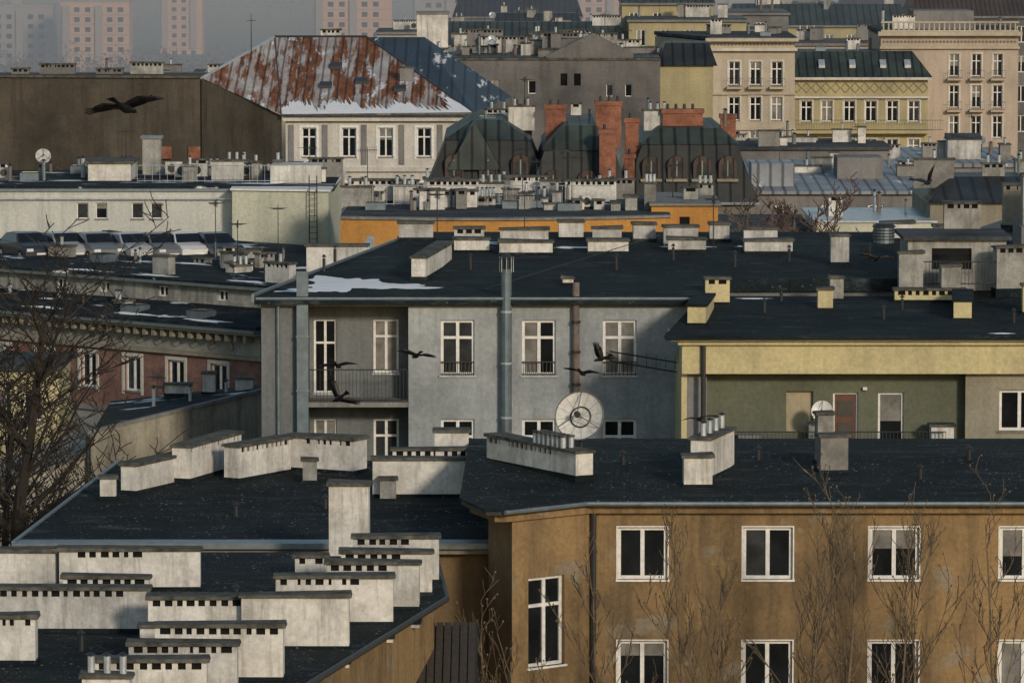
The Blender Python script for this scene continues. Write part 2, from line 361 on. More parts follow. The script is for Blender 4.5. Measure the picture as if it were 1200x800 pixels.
# ------------------------------------------------------------------ ground
def gz(y):
    if y<560: return 0
    if y<1100: t=(y-560)/540; return -26*t*t*(3-2*t)
    if y<3500: return -26
    return -26+min(60,(y-3500)*.03)
ys=[-400,0,560]+[560+i*60 for i in range(1,10)]+[1400,2000,3500,4500,6500,9000]
xs=[-6000,-1500,-300,0,300,1500,6000]
V=[(x,y,gz(y)) for y in ys for x in xs]; nx=len(xs)
F=[(j*nx+i,j*nx+i+1,(j+1)*nx+i+1,(j+1)*nx+i) for j in range(len(ys)-1) for i in range(nx-1)]
me=bpy.data.meshes.new('ground');me.from_pydata(V,[],F);me.materials.append(M['ground_soil']);g=bpy.data.objects.new('ground',me);sc.collection.objects.link(g)
rd=B('street'); rd.box('pavement_slab','concrete',-30,40,128.5,132.5,0.0,.13); rd.box('road','asphalt',-30,40,112,128.4,.0,.01)
for i in range(14): rd.box('lane_markings','frame_white',-28+i*5,-25.5+i*5,120,120.15,.011,.016)
rd.done()

# ------------------------------------------------------------------ A ochre apartment block
b=B('ochre_apartment_block')
wins=[]
for r_ in range(5):
    z=14.2-3.38*r_
    for x in (3.12,6.82,10.55,14.4,18.15,21.9): wins.append((x,x+1.47,z,z+1.55,'w2'))
b.push(0,150)
facade(b,2.42,26,0,16.35,'ochre',wins,sill='frame_white')
for w in wins:
    a,c,p,q=w[:4]
    b.box('window_bands','frame_white',a-.04,a-.002,-.012,.05,p,q);b.box('window_bands','frame_white',c+.002,c+.04,-.012,.05,p,q);b.box('window_bands','frame_white',a-.04,c+.04,-.012,.05,q+.002,q+.04)
b.pop()
b.push(0,148,math.degrees(math.atan2(2,2.42)))
facade(b,0,3.14,0,16.35,'ochre',[(.62,2.0,11.8-5*i,14.45-5*i,'w2t') for i in range(3)],sill='frame_white')
b.pop()
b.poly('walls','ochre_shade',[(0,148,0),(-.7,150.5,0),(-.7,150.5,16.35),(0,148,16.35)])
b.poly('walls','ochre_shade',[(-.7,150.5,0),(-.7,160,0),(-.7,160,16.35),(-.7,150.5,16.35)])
b.box('walls','ochre_shade',26,26.2,150,166,0,16.4)
b.box('walls','ochre_shade',-.69,26,165.8,166,0,16.4)
fp=[(26,149.72),(2.33,149.72),(-.12,147.68),(-.5,147.7),(-1.25,150),(-1.25,152)]
fp2=[(26,149.5),(2.25,149.5),(-.15,147.4),(-.75,147.45),(-1.5,150),(-1.5,152)]
b.prism('cornice','ochre',fp+[(26,152)],16.2,16.42)
b.prism('gutter','metal_dark',fp2+[(26,152)],16.42,16.56)
rp=[(26.3,149.4),(2.25,149.4),(-.15,147.3),(-.8,147.35),(-1.55,150),(-1.4,158.3),(26.3,158.3)]
b.prism('roof','bitumen_speck',rp,16.561,[16.62,16.62,16.6,16.6,16.62,17.0,17.0])
b.prism('roof','bitumen_speck',[(-1.4,158.301),(26.3,158.301),(26.3,167),(-1.4,167)],16.2,[16.999,16.999,16.5,16.5])
b.cyl('gutter','flashing',(26,149.36,16.52),(2.2,149.36,16.52),.07,None,8)
b.cyl('gutter','flashing',(2.2,149.36,16.52),(-.2,147.25,16.52),.07,None,8)
b.cyl('downpipe','metal_dark',(2.4,149.8,0),(2.4,149.8,16.3),.085)
for z in (4,8,12,15): b.cyl('downpipe','metal_dark',(2.4,149.8,z),(2.4,149.8,z+.08),.11)
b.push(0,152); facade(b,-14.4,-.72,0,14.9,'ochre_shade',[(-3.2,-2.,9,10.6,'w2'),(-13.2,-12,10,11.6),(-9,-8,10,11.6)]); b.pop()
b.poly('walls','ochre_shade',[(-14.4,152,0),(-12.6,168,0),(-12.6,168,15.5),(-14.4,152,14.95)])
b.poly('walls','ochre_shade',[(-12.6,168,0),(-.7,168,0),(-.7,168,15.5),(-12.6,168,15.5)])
b.box('eaves','beige_wall',-14.5,-.71,151.5,152,14.75,14.95)
b.hexa('roof','bitumen_speck',[(-14.8,151.45,14.9),(-.6,151.45,14.9),(-.6,168.3,15.4),(-12.9,168.3,15.4),(-14.8,151.45,15.1),(-.6,151.45,15.1),(-.6,168.3,15.62),(-12.9,168.3,15.62)])
b.box('eaves_flashing','flashing',-14.9,-.62,151.25,151.449,14.93,15.1)
b.hexa('eaves_flashing','flashing',[(-14.8,151.449,15.1),(-.65,151.449,15.1),(-.65,152.0,15.12),(-14.8,152.0,15.12),(-14.8,151.449,15.106),(-.65,151.449,15.106),(-.65,152.0,15.126),(-14.8,152.0,15.126)])
b.hexa('eaves_flashing','flashing',[(-14.92,151.4,15.0),(-14.8,151.4,15.0),(-12.9,168.3,15.5),(-13.02,168.3,15.5),(-14.92,151.4,15.15),(-14.8,151.4,15.15),(-12.9,168.3,15.67),(-13.02,168.3,15.67)])
zr=lambda x,y:15.1+.52*(y-151.5)/16.8
zr2=lambda x,y:16.62+.38*(y-149.4)/8.9
pchim(b,(-12.1,161),(-9.5,167),zr(0,162),.55,.95,vents=None)
pchim(b,(-10.6,163.2),(-9.2,167.4),zr(0,165),.62,1.2,vents=(0,1))
pchim(b,(-9.05,163.8),(-7.45,166.3),zr(0,165),.6,1.15,vents=(0,1))
pchim(b,(-7.35,166.9),(-4.95,165.6),zr(0,166),.9,1.15,vents=(.3,1))
chim(b,-2.3,160.7,zr(0,160),4.2,.5,1.25,0,None); chim(b,-2.0,162.0,zr(0,162),3.6,.5,1.35,0,(0,1))
pchim(b,(-.55,157.6),(2.2,152.9),zr2(0,155),.6,.85,vents=(0,.75))
b.push(1.35,154.2,math.degrees(math.atan2(-4.7,2.75)),0)
for i in range(7):
    for j in (-.14,.14):
        b.cyl('chimney_pots','metal_light',(-1.+i*.27,j,zr2(0,154)+.8),(-1.+i*.27,j,zr2(0,154)+1.2),.09,.09,9); b.cyl('chimney_pots','cap_concrete',(-1.+i*.27,j,zr2(0,154)+1.2),(-1.+i*.27,j,zr2(0,154)+1.26),.12,.12,9)
b.pop()
chim(b,-1.95,164.6,zr(0,164),1.1,.8,1.6,0,None)
chim(b,-3.9,160.1,zr(0,158),.5,.45,.75,0,None,'plaster_dirty'); chim(b,-12.7,160,zr(0,160),.5,.5,.75,0,None); chim(b,-6.5,163.6,zr(0,163),.45,.45,.8,0,None,'plaster_dirty')
chim(b,5.55,152.2,zr2(0,152),.85,.7,.95,0,None); pchim(b,(5.7,153.2),(6.5,156.2),zr2(0,154),.6,1.25,vents=(0,1),pots=4)
chim(b,9.75,154.8,zr2(0,155),.85,.6,1.15,8,None,'concrete'); chim(b,9.6,156.5,zr2(0,156),.5,.5,1.6,8,None,'plaster_dirty')
for x,y in ((3.4,156),(7.6,157),(12.3,153.3),(14.1,157),(-5.8,158),(-8.5,156.5),(17,156)): vent(b,x,y,(zr2 if x>0 else zr)(x,y),.3,.07,'metal_dark')
dish(b,2.12,156.6,18.3,.76,-14,20,'dish_mesh',1.6,True)
b.done()

# ------------------------------------------------------------------ B front-left block with chimneys
b=B('rendered_apartment_block')
edge=[(-22,100),(-10.35,100),(-8.2,110),(-5,125),(-1.85,139.6),(-2.3,148.6),(-22,148.6)]
wedge=[(-21.8,100.2),(-10.6,100.2),(-8.5,110.2),(-5.3,125.2),(-2.15,139.5),(-2.6,148.4),(-21.8,148.4)]
b.prism('walls','ochre',wedge,0,14.95)
b.prism('roof','bitumen_speck',edge,14.96,15.2)
for i in range(1,5):
    p,q=edge[i],edge[i+1]
    b.cyl('gutter','metal_dark',(p[0]+.05,p[1],15.1),(q[0]+.05,q[1],15.1),.09,None,7)
Z=15.2
chim(b,-14.6,141.0,Z,3.9,.6,1.12,0,None); chim(b,-10.6,141.0,Z,3.9,.6,1.16,0,(0.1,.62))
chim(b,-11.1,139.0,Z,2.35,.5,.66,0,(0,1))
chim(b,-12.2,133,Z,5.4,.6,1.2,0,(0,.9),'plaster_white2'); chim(b,-8.1,130.6,Z,2.5,.7,1.3,0,(0,1)); chim(b,-5.55,130.2,Z,2.75,.6,1.4,0,None)
chim(b,-4.7,134.5,Z,3.1,.6,1.3,0,(0,.75)); chim(b,-3.75,137.2,Z,2.5,.6,1.3,0,(0,.7),'plaster_white2'); chim(b,-3.45,139.8,Z,2.5,.6,1.25,0,(0,.7)); chim(b,-3.25,142.6,Z,2.4,.6,1.3,0,(0,.7),'plaster_white2')
chim(b,-5.65,143,Z,.9,.5,.7,0,(0,1)); chim(b,-12.9,127.5,Z,1.9,.6,1.25,0,(0,1))
chim(b,-7.2,125,Z,3.15,.6,1.4,0,(0,1)); chim(b,-7.9,122,Z,2.6,.6,1.4,0,(0,1),'plaster_white2'); chim(b,-8.5,119.3,Z,2.65,.6,1.42,0,(0,1)); chim(b,-9.0,127.6,Z,.7,.5,1.0,0,None); chim(b,-9.3,116.4,Z,1.1,.6,1.5,0,None,pots=3)
chim(b,-4.72,147.6,Z,1.15,.9,2.2,0,None)
for x,y in ((-15,137),(-10,136),(-7.5,138),(-6,128),(-11,129.5),(-13.5,144)): vent(b,x,y,Z,.4,.07,'metal_dark')
for i in range(9):
    x0=-3.0+i*.225; b.hexa('porch_roof','porch_tile',[(x0,137.4,13.0),(x0+.19,137.4,13.0),(x0+.19,141.2,14.1),(x0,141.2,14.1),(x0,137.4,13.12),(x0+.19,137.4,13.12),(x0+.19,141.2,14.22),(x0,141.2,14.22)])
b.hexa('porch_roof','metal_dark',[(-3.05,137.45,12.96),(-.95,137.45,12.96),(-.95,141.15,14.04),(-3.05,141.15,14.04),(-3.05,137.45,13.04),(-.95,137.45,13.04),(-.95,141.15,14.13),(-3.05,141.15,14.13)])
b.box('porch_wall','ochre',-2.6,-1.15,138.2,140.6,9,13.0)
b.done()

# ------------------------------------------------------------------ C grey townhouse
b=B('grey_tenement')
b.push(0,187.5)
wins=[]
for x in (-2.62,.37,3.34):
    for z in (16.56,12.9,9.2,5.5): wins.append((x,x+1.24,z,z+2.04,'w2t'))
facade(b,-3.81,7.0,0,19.3,'grey_wall',wins,sill='metal_light')
for w in wins:
    for k in range(9): b.cyl('window_grilles','metal_dark',(w[0]+.05+k*.143,-.03,w[2]),(w[0]+.05+k*.143,-.03,w[2]+.5),.018,None,4)
    b.cyl('window_grilles','metal_dark',(w[0],-.03,w[2]+.5),(w[1],-.03,w[2]+.5),.025,None,4); b.cyl('window_grilles','metal_dark',(w[0],-.03,w[2]+.06),(w[1],-.03,w[2]+.06),.02,None,4)
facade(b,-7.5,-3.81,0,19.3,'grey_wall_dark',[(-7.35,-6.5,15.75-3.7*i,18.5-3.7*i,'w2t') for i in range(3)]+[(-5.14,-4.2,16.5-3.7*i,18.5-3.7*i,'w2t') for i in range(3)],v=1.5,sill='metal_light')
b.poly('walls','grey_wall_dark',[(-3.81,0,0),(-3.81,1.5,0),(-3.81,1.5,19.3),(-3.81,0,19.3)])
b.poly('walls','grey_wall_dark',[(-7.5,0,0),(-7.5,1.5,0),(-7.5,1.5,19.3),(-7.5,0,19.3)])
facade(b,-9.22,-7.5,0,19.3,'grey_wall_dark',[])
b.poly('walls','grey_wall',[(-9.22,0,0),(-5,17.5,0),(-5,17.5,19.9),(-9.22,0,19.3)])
for i in range(3):
    z=15.6-3.7*i; b.box('balcony_slabs','concrete',-7.49,-3.82,-.35,1.49,z-.18,z); railing(b,(-7.45,-.3),(-3.85,-.3),z,1.2)
b.box('eaves','frame_white',-9.4,7.1,-.35,-.003,19.33,19.44); b.box('eaves','stone_grey',-9.2,7,-.2,-.004,19.12,19.325)
b.cyl('gutter','flashing',(-9.4,-.42,19.42),(7.1,-.42,19.42),.07,None,8)
b.cyl('flue_duct','metal_duct',(-.2,-.32,9),(-.2,-.32,20.5),.2,None,12)
for z in (13,15,17,18.9): b.cyl('flue_duct','metal_light',(-.2,-.32,z),(-.2,-.32,z+.08),.225,None,12)
b.cyl('flue_cap','metal_dark',(-.2,-.32,20.5),(-.2,-.32,20.85),.12,.12,8); b.cyl('flue_cap','metal_dark',(-.2,-.32,20.9),(-.2,-.32,21.05),.3,.08,10)
for k in range(8):
    t=k*math.pi/4; b.cyl('flue_cap','metal_light',(-.2+.25*math.cos(t),-.32+.25*math.sin(t),20.4),(-.2+.25*math.cos(t),-.32+.25*math.sin(t),20.95),.015,None,4)
b.box('square_duct','metal_duct',-7.9,-7.48,-.42,-.03,10,20.4)
for z in (12,14,16,18): b.box('square_duct','flashing',-7.93,-7.45,-.45,-.02,z,z+.07)
b.cyl('rusty_flue','rusty_pipe',(2.35,-.22,15.6),(2.35,-.22,20.0),.13,None,9)
for z in (16.2,17.4,18.5): b.cyl('rusty_flue','metal_dark',(2.35,-.22,z),(2.35,-.22,z+.1),.17,None,9)
b.cyl('drain_pipe','metal_duct',(-8.6,-.1,0),(-8.6,-.1,19.1),.07)
for dz in (0,.35): b.cyl('antenna_bracket','metal_dark',(3.6,-.05,17.45-dz),(6.5,-2.6,17.2-dz),.03,None,5)
for k in range(8): b.cyl('antenna_bracket','metal_dark',(3.9+.34*k,-.3-.3*k,17.0),(3.9+.34*k,-.3-.3*k,17.45),.015,None,4)
b.pop()
zc=lambda x,y:19.5+.72*(y-187)/23
b.prism('roof','bitumen',[(-9.45,187.05),(7.15,187.05),(7.15,193),(26,193),(26,210.5),(-3.8,210.5)],19.2,[zc(0,187),zc(0,187),zc(0,193),zc(0,193),zc(0,210.5),zc(0,210.5)])
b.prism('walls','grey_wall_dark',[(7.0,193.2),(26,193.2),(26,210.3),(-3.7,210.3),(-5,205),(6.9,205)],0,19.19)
b.hexa('roof_edge_flashing','flashing',[(-9.55,187.05,19.3),(-9.45,187.05,19.3),(-3.8,210.5,20),(-3.9,210.5,20),(-9.55,187.05,19.6),(-9.45,187.05,19.6),(-3.8,210.5,20.31),(-3.9,210.5,20.31)])
snow(b,-6.3,191.2,1.5,2.2,zc,3); snow(b,-4.6,190.3,1.7,.9,zc,5); snow(b,-1.5,206,1.0,.5,zc,6); snow(b,-7.6,189,1.0,.6,zc,9)
snow(b,7.0,204.6,.9,.4,zc,12); snow(b,2.4,204.2,.7,.35,zc,13); snow(b,10,204.6,1.0,.4,zc,14)
r_=random.Random(4)
def dbl(x0,x1,y,h=.55,lo=True):
    chim(b,(x0+x1)/2,y,zc(0,y),x1-x0,.9,h,0,None,r_.choice(('plaster_white','plaster_white2')),base=True)
    if lo: chim(b,(x0+x1)/2+r_.uniform(-.3,.3),y+2.4,zc(0,y+2),(x1-x0)*r_.uniform(.6,.95),.7,h+r_.uniform(.1,.3),0,(0,1) if r_.random()<.6 else None,'plaster_white2')
dbl(-2.3,-.9,203);dbl(-.5,1.6,202);dbl(3.0,4.6,202.5);dbl(6.2,7.7,203);dbl(9.2,11.1,202.5)
for x0,x1,y in ((-4.6,-3.2,207.5),(1.9,2.9,208),(4.9,5.8,207),(8.0,8.8,207),(15,16.3,207.5),(17,18.2,206)): dbl(x0,x1,y,.75,False)
pchim(b,(-3.55,192.3),(-2.6,200),zc(0,195),.55,.85,vents=None)
chim(b,12.7,198,zc(0,198),.7,.7,1.2,0,None,'plaster_white2'); chim(b,2.1,191.3,zc(0,191),.4,.4,.3,0,None)
b.cyl('roof_ventilator','metal_duct',(15.0,206,20.1),(15.0,206,20.75),.42,.42,16); b.cyl('roof_ventilator','metal_dark',(15.0,206,20.75),(15.0,206,20.9),.5,.34,16)
for k in range(4): b.cyl('roof_ventilator','metal_dark',(15.0,206,20.25+.12*k),(15.0,206,20.29+.12*k),.45,.45,16)
for x,y in ((-6.9,199),(-1.6,196),(4,196),(6.3,199.5),(8.6,197),(10.8,199),(14,200),(-7.2,195.5)): vent(b,x,y,zc(x,y),.5,.06,'metal_dark')
b.cyl('lightning_wire','metal_dark',(-1,188,19.7),(5.9,203.5,20.6),.018,None,4)
for x,y in ((.5,204.5),(8,203),(-3,205)): antenna(b,x,y,zc(x,y),2.2,R.uniform(0,90))
b.push(14.9,192.2)
facade(b,0,3.7,19.3,21.2,'plaster_dirty',[(.9,2.4,20.1,20.9,'dark')],sill=None); b.box('plant_room','plaster_dirty',0.01,3.69,.23,4,19.3,21.19); b.box('plant_room_roof','roof_grey',-.2,3.9,-.25,4.2,21.21,21.36)
railing(b,(-.1,-1.4),(3.9,-1.4),19.6,.9); b.pop()
chim(b,14.9,190.9,19.4,.9,.5,1.5,0,None,'plaster_dirty'); chim(b,18.6,191,19.4,1.1,.6,1.7,10,(0,1),'plaster_dirty'); chim(b,17.3,196.5,19.8,1.4,.7,2.6,0,(0,1),'plaster_dirty')
ac(b,16.4,191,19.6)
b.done()

# ------------------------------------------------------------------ D cream and olive block
b=B('cream_apartment_block')
b.push(0,180)
b.box('walls','stone_grey',6.2,6.9,.35,4,0,17.3)
facade(b,6.9,16.05,0,17.35,'olive',[(9.74,10.7,15.2,16.65,'shut'),(11.4,12.3,14.42,16.6,'door'),(13.,13.92,14.42,16.6,'w1'),(9.7,10.8,11,12.6),(13,14,11,12.6)],v=.9,sill=None)
b.poly('walls','olive',[(16.05,.3,0),(16.05,.9,0),(16.05,.9,17.35),(16.05,.3,17.35)])
facade(b,16.05,26,0,17.35,'beige_wall',[(17.25,18.7,15.3,16.75,'w2'),(21,22.4,15.3,16.75,'w2')],v=.3)
b.box('walls','cream',6.0,26,-.1,3,17.36,18.4); b.box('cornice','cream',5.85,26.1,-.3,3,18.4,18.55); b.box('cornice','frame_white',5.6,26.2,-.5,3,18.553,18.66)
b.box('walls','cream',6,6.2,.36,10,0,17.34)
b.cyl('gutter','metal_dark',(5.4,-.6,18.68),(26,-.6,18.68),.09)
b.cyl('downpipe','metal_dark',(6.75,-.2,0),(6.75,-.2,18.5),.09)
b.box('balcony_slab','concrete',7.6,15.4,-.6,.89,14.2,14.4); railing(b,(7.7,-.5),(15.3,-.5),14.4,.95)
b.box('balcony_cabinets','concrete',8.0,8.8,-.2,.6,14.4,15.2); b.box('balcony_cabinets','concrete',10.9,11.25,.2,.8,14.4,15.5)
b.box('balcony_cabinets','plaster_white',14.8,15.6,-.3,.5,14.55,15.5); b.box('balcony_cabinets','cap_concrete',14.72,15.68,-.35,.55,15.5,15.58)
b.box('balcony_cabinets','plaster_dirty',10.5,10.85,0.1,.7,14.4,15.6)
b.box('wall_lamp','frame_white',12.45,12.6,.75,.895,16.7,16.8)
dish(b,10.95,-.35,16.05,.38,-10,15,'frame_white',1.2)
b.pop()
zd=lambda x,y:18.75+.4*(y-179.3)/11.7
b.hexa('roof','bitumen',[(5.35,179.3,18.66),(26.5,179.3,18.66),(26.5,191.2,19.0),(7.1,191.2,19.0),(5.35,179.3,18.77),(26.5,179.3,18.77),(26.5,191.2,19.18),(7.1,191.2,19.18)])
for x0,y0,x1,y1,h in ((6.55,182.5,7.15,187.5,.75),(16.2,184,16.7,188.5,.75)):
    pchim(b,(x0,y0),(x1,y1),zd(x0,y0),.65,h,vents=None,mat='cream',cap='bitumen')
chim(b,7.6,189,zd(0,189),.9,.5,1.0,0,(0,1),'cream'); chim(b,11.5,187.5,zd(0,187),.55,.55,.8,0,None,'cream'); chim(b,15.5,189.5,zd(0,189),2.6,.5,.55,0,(0,1),'cream'); chim(b,19,186,zd(0,186),.8,.6,1.1,0,None,'cream')
chim(b,16.3,189.9,zd(0,189),.7,.6,1.4,0,None,'plaster_dirty'); chim(b,12.1,190.3,zd(0,190),.5,.5,.9,0,None,'plaster_dirty')
for x,y in ((9.2,186),(13.4,184),(14.3,187),(10,189.5),(18,183)): vent(b,x,y,zd(x,y),.4,.06,'metal_dark')
snow(b,17.3,179.9,.5,.15,zd,31); snow(b,9.0,190.4,.8,.25,zd,32)
b.done()

# ------------------------------------------------------------------ right gable house
b=B('cream_gable_house')
b.push(20.3,205)
b.prism('walls','yellow_stone',[(0,0),(9,0),(9,14),(0,14)],0,[19.6,22.6,22.6,19.6])
b.hexa('roof','roof_black',[(-.5,-.4,19.55),(9,-.4,22.7),(9,14,22.7),(-.5,14,19.55),(-.5,-.4,19.75),(9,-.4,22.9),(9,14,22.9),(-.5,14,19.75)])
b.pop()
b.box('walls','stone_grey',19.9,26,199.5,203,15,21.2)
chim(b,20.9,201,21.0,1.7,.9,2.2,0,(0,1),'plaster_dirty',pots=3); chim(b,23,208,21.3,2.2,.7,2.0,10,(0,1),'beige_wall'); chim(b,21.2,213,20.3,1.5,.7,1.8,0,(0,1),'beige_wall')
clutter(b,20,25,199.8,202.5,21.2,4,9)
b.done()

# ------------------------------------------------------------------ E brick-fronted tenement left
ang=math.degrees(math.atan2(-11.5,13.1))
b=B('brick_front_tenement',(-24.7,247,0),ang)
L=17.4
W=[(t-.55,t+.55,10.55,12.2,'w2') for t in (-3,0,3,6,9,11.9,14.7)]
facade(b,-8,L,9.6,12.6,'brick_pink',W,trim='facade_white',sill='concrete')
facade(b,-8,L,0,9.6,'attic_grey',[(t-.55,t+.55,6.6,8.4,'w2') for t in (-3,0,3,6,9,11.9,14.7)])
b.box('cornice','concrete',-8,L,-.15,-.003,9.5,9.72)
facade(b,-8,L,12.6,13.9,'attic_grey',[])
b.box('cornice','beige_wall',-8,L+.2,-.2,.1,12.5,12.68); b.box('cornice','beige_wall',-8,L+.3,-.7,.2,13.7,13.82); b.box('cornice','flashing',-8,L+.35,-.85,.2,13.823,13.95)
for i in range(42): b.box('cornice_brackets','beige_wall',-7.8+i*.6,-7.6+i*.6,-.55,-.01,13.35,13.69)
for i in range(20): b.cyl('medallions','beige_wall',(-7.3+i*1.2,-.0,13.05),(-7.3+i*1.2,-.07,13.05),.2,.2,12)
b.prism('walls','attic_grey',[(-8,.25),(L,.25),(L,20),(-8,20)],0,13.9)
b.prism('roof','bitumen_snow',[(-8,-.6),(L+.3,-.6),(L+.3,3.0),(-8,3.0)],13.96,[14.1,14.1,14.6,14.6])
facade(b,-8,L,14.5,15.5,'plaster_dirty',[(t-.35,t+.35,14.8,15.3,'w2') for t in (1,4,8,12,15)],v=3.01,sill=None)
b.box('cornice','flashing',-8.2,L+.3,2.6,3.0,15.45,15.59)
b.prism('walls','plaster_dirty',[(-8,3.25),(L,3.25),(L,20),(-8,20)],14,15.58)
b.prism('roof','bitumen_snow',[(-8.3,2.7),(L+.3,2.7),(L+.3,20),(-8.3,20)],15.6,[15.7,15.7,16.0,16.0])
clutter(b,-7,L-1,4,14,15.8,32,5,.7); clutter(b,-7,L-1,.6,2.2,14.2,12,8,.45)
for i,(x,y) in enumerate(((2,3.6),(7,3.5),(13,3.7),(15,8),(4,9))): snow(b,x,y,1.2,.3,lambda x,y:15.7+.3*(y-2.7)/17.3,40+i)
for i,(x,y) in enumerate(((3,0),(9,.1),(14,-.1))): snow(b,x,y,1.3,.2,lambda x,y:14.1+.5*(y+.6)/3.6,50+i)
b.done()
b=B('flat_roofed_annex')
b.prism('walls','beige_wall',[(-29,214),(-10.4,214),(-10.4,228),(-29,228)],0,9.6)
b.prism('roof','bitumen',[(-29.2,213.8),(-10.2,213.8),(-10.2,228.2),(-29.2,228.2)],9.603,9.75)
clutter(b,-26,-11,220,227,9.8,14,3,.6)
b.done()
b=B('courtyard_outbuilding')
b.prism('walls','wall_court',[(-15.8,191),(-9.6,200.5),(-9.6,203),(-16,203)],0,[14.0,14.7,14.7,14.0])
b.prism('coping','concrete',[(-15.9,190.85),(-9.5,200.4),(-9.5,200.9),(-15.9,191.4)],[14.0,14.7,14.7,14.0],[14.13,14.83,14.83,14.13])
b.prism('walls','wall_court',[(-24,190.9),(-15.81,190.9),(-15.81,203),(-24,203)],0,[10.5,13.2,13.2,10.5])
b.prism('coping','concrete',[(-24.1,190.75),(-15.805,190.75),(-15.805,191.3),(-24.1,191.3)],[10.5,13.2,13.2,10.5],[10.65,13.35,13.35,10.65])
b.prism('roof','bitumen_snow',[(-15.8,191.6),(-9.6,201.1),(-9.6,203),(-16,203)],13.9,[14.01,14.71,14.71,14.01])
for x,y,l,h in ((-10.6,201.8,.7,.7),(-12.0,202,.5,.9),(-13.2,201.5,1.0,.5)): chim(b,x,y,14.4,l,.4,h,0,None,'plaster_white2')
for x,y in ((-11.3,201.5),(-14,199),(-12.6,199.5)): vent(b,x,y,14.3,.6,.07)
b.cyl('drain_pipe','metal_dark',(-15.9,190.75,0),(-15.9,190.75,14.0),.08)
b.done()
b=B('yellow_shed'); b.push(0,219); facade(b,-24,-19.5,0,13.7,'cream',[(-22.5,-21.7,11.5,12.8),(-21,-20.2,11.5,12.8)]); b.prism('walls','cream',[(-24,.25),(-19.5,.25),(-19.5,6),(-24,6)],0,13.69); b.box('roof','roof_grey',-24.2,-19.3,-.3,6.2,13.7,13.9); b.pop(); b.done()

# ------------------------------------------------------------------ F white long block
b=B('white_office_block')
b.push(0,270)
W=[(x,x+.62,16.75,17.6,'w1') for x in (-23,-22,-20.1,-19.1)]+[(-26.4,-25.1,15.2,16.1,'w2')]+[(x,x+1.2,12.5,14,'w2') for x in (-26,-23,-20,-17)]
facade(b,-34,-14.75,0,18.2,'white_block',W,sill='concrete')
b.box('parapet','flashing',-34,-14.6,-.15,.3,18.2,18.34); b.box('parapet','metal_light',-34,-14.6,-.25,-.003,17.78,17.86)
b.prism('walls','greenish_cream',[(-14.7,-1.5),(-9.6,-2.6),(-9.3,14),(-14.7,14)],0,18.35); b.prism('parapet','frame_white',[(-14.8,-1.65),(-9.5,-2.8),(-9.2,14),(-14.8,14)],18.353,18.45)
b.prism('walls','white_block',[(-34,.3),(-14.75,.3),(-14.75,15),(-34,15)],0,18.19); b.prism('roof','bitumen_snow',[(-34,.31),(-9.4,.31),(-9.4,15),(-34,15)],18.2,18.46)
b.box('penthouse','plaster_white',-12.9,-10.2,3,6,18.3,19.4); b.box('penthouse','plaster_white',-22.8,-20.5,5,9,18.4,19.4); b.box('penthouse_roof','cap_concrete',-23,-20.3,4.8,9.2,19.4,19.5)
for q in (0,.4): b.cyl('ladder','metal_dark',(-10.6+q,-2.75,13),(-10.6+q,-2.75,19.2),.03,None,5)
for k in range(20): b.cyl('ladder','metal_dark',(-10.6,-2.75,13.2+k*.3),(-10.2,-2.75,13.2+k*.3),.02,None,4)
b.pop()
for x in (-21.7,-18.4,-17.7,-16.9): ac(b,x,277+R.uniform(-2,3),18.5,R.uniform(-10,10),1.1)
clutter(b,-30,-10,274,284,18.5,42,31,.8)
dish(b,-25.3,276,19.7,.42,10,25,'plaster_white2')
railing(b,(-20,273),(-12,273),18.5,.9,'metal_light',.4)
b.box('lift_housing','plaster_dirty',-20.3,-19.3,281,282,18.4,20.4); b.box('lift_housing_cap','metal_duct',-20.4,-19.2,280.9,282.1,20.4,20.55)
b.done()
b=B('parking_deck')
b.box('walls','beige_wall',-27,-13.2,254,269,0,15.2); b.box('deck','concrete',-27.2,-13,253.8,269,15.203,15.4)
b.box('parapet','plaster_white2',-27.2,-13,253.7,253.95,15.0,15.65)
b.done()
def car(x,y,z,ang,paint):
    b=B('parked_car',(x,y,z),ang)
    prof=[(-2.1,.35),(-2.12,.75),(-1.95,.92),(-1.55,.98),(-1.0,1.38),(-.3,1.46),(.35,1.42),(1.0,1.0),(1.75,.88),(2.08,.7),(2.1,.35)]
    def w(zz): return .86 if zz<.95 else .86-(zz-.95)*.42
    vs=[(p[0],-w(p[1]),p[1]) for p in prof]+[(p[0],w(p[1]),p[1]) for p in prof]; n=len(prof)
    b.mesh('body',paint,vs,[tuple(range(n)),tuple(range(n,2*n))[::-1]]+[(i,n+i,n+(i+1)%n,(i+1)%n) for i in range(n)])
    b.poly('windscreen','glass_dark',[(.42,-.62,1.41),(.42,.62,1.41),(1.02,.76,1.015),(1.02,-.76,1.015)])
    b.poly('rear_window','glass_dark',[(-1.03,-.62,1.385),(-1.03,.62,1.385),(-1.52,.76,1.01),(-1.52,-.76,1.01)])
    for s in (-1,1): b.poly('side_windows','glass_dark',[(-1.35,s*.862,1.0),(.9,s*.862,1.0),(.35,s*.695,1.37),(-.9,s*.695,1.37)])
    for sx in (-1.3,1.3):
        for s in (-1,1): b.cyl('wheels','rubber',(sx,s*.68,.32),(sx,s*.88,.32),.32,.32,16); b.cyl('hubcaps','metal_light',(sx,s*.88,.32),(sx,s*.89,.32),.19,.19,10)
    for s in (-.62,.62): b.box('headlights','frame_white',2.0,2.11,s-.17,s+.17,.6,.74); b.box('tail_lights','door_brown',-2.14,-2.0,s-.17,s+.17,.7,.85)
    b.box('number_plate','frame_white',2.1,2.12,-.26,.26,.42,.52); b.box('bumper','metal_dark',2.05,2.14,-.8,.8,.33,.42)
    b.done()
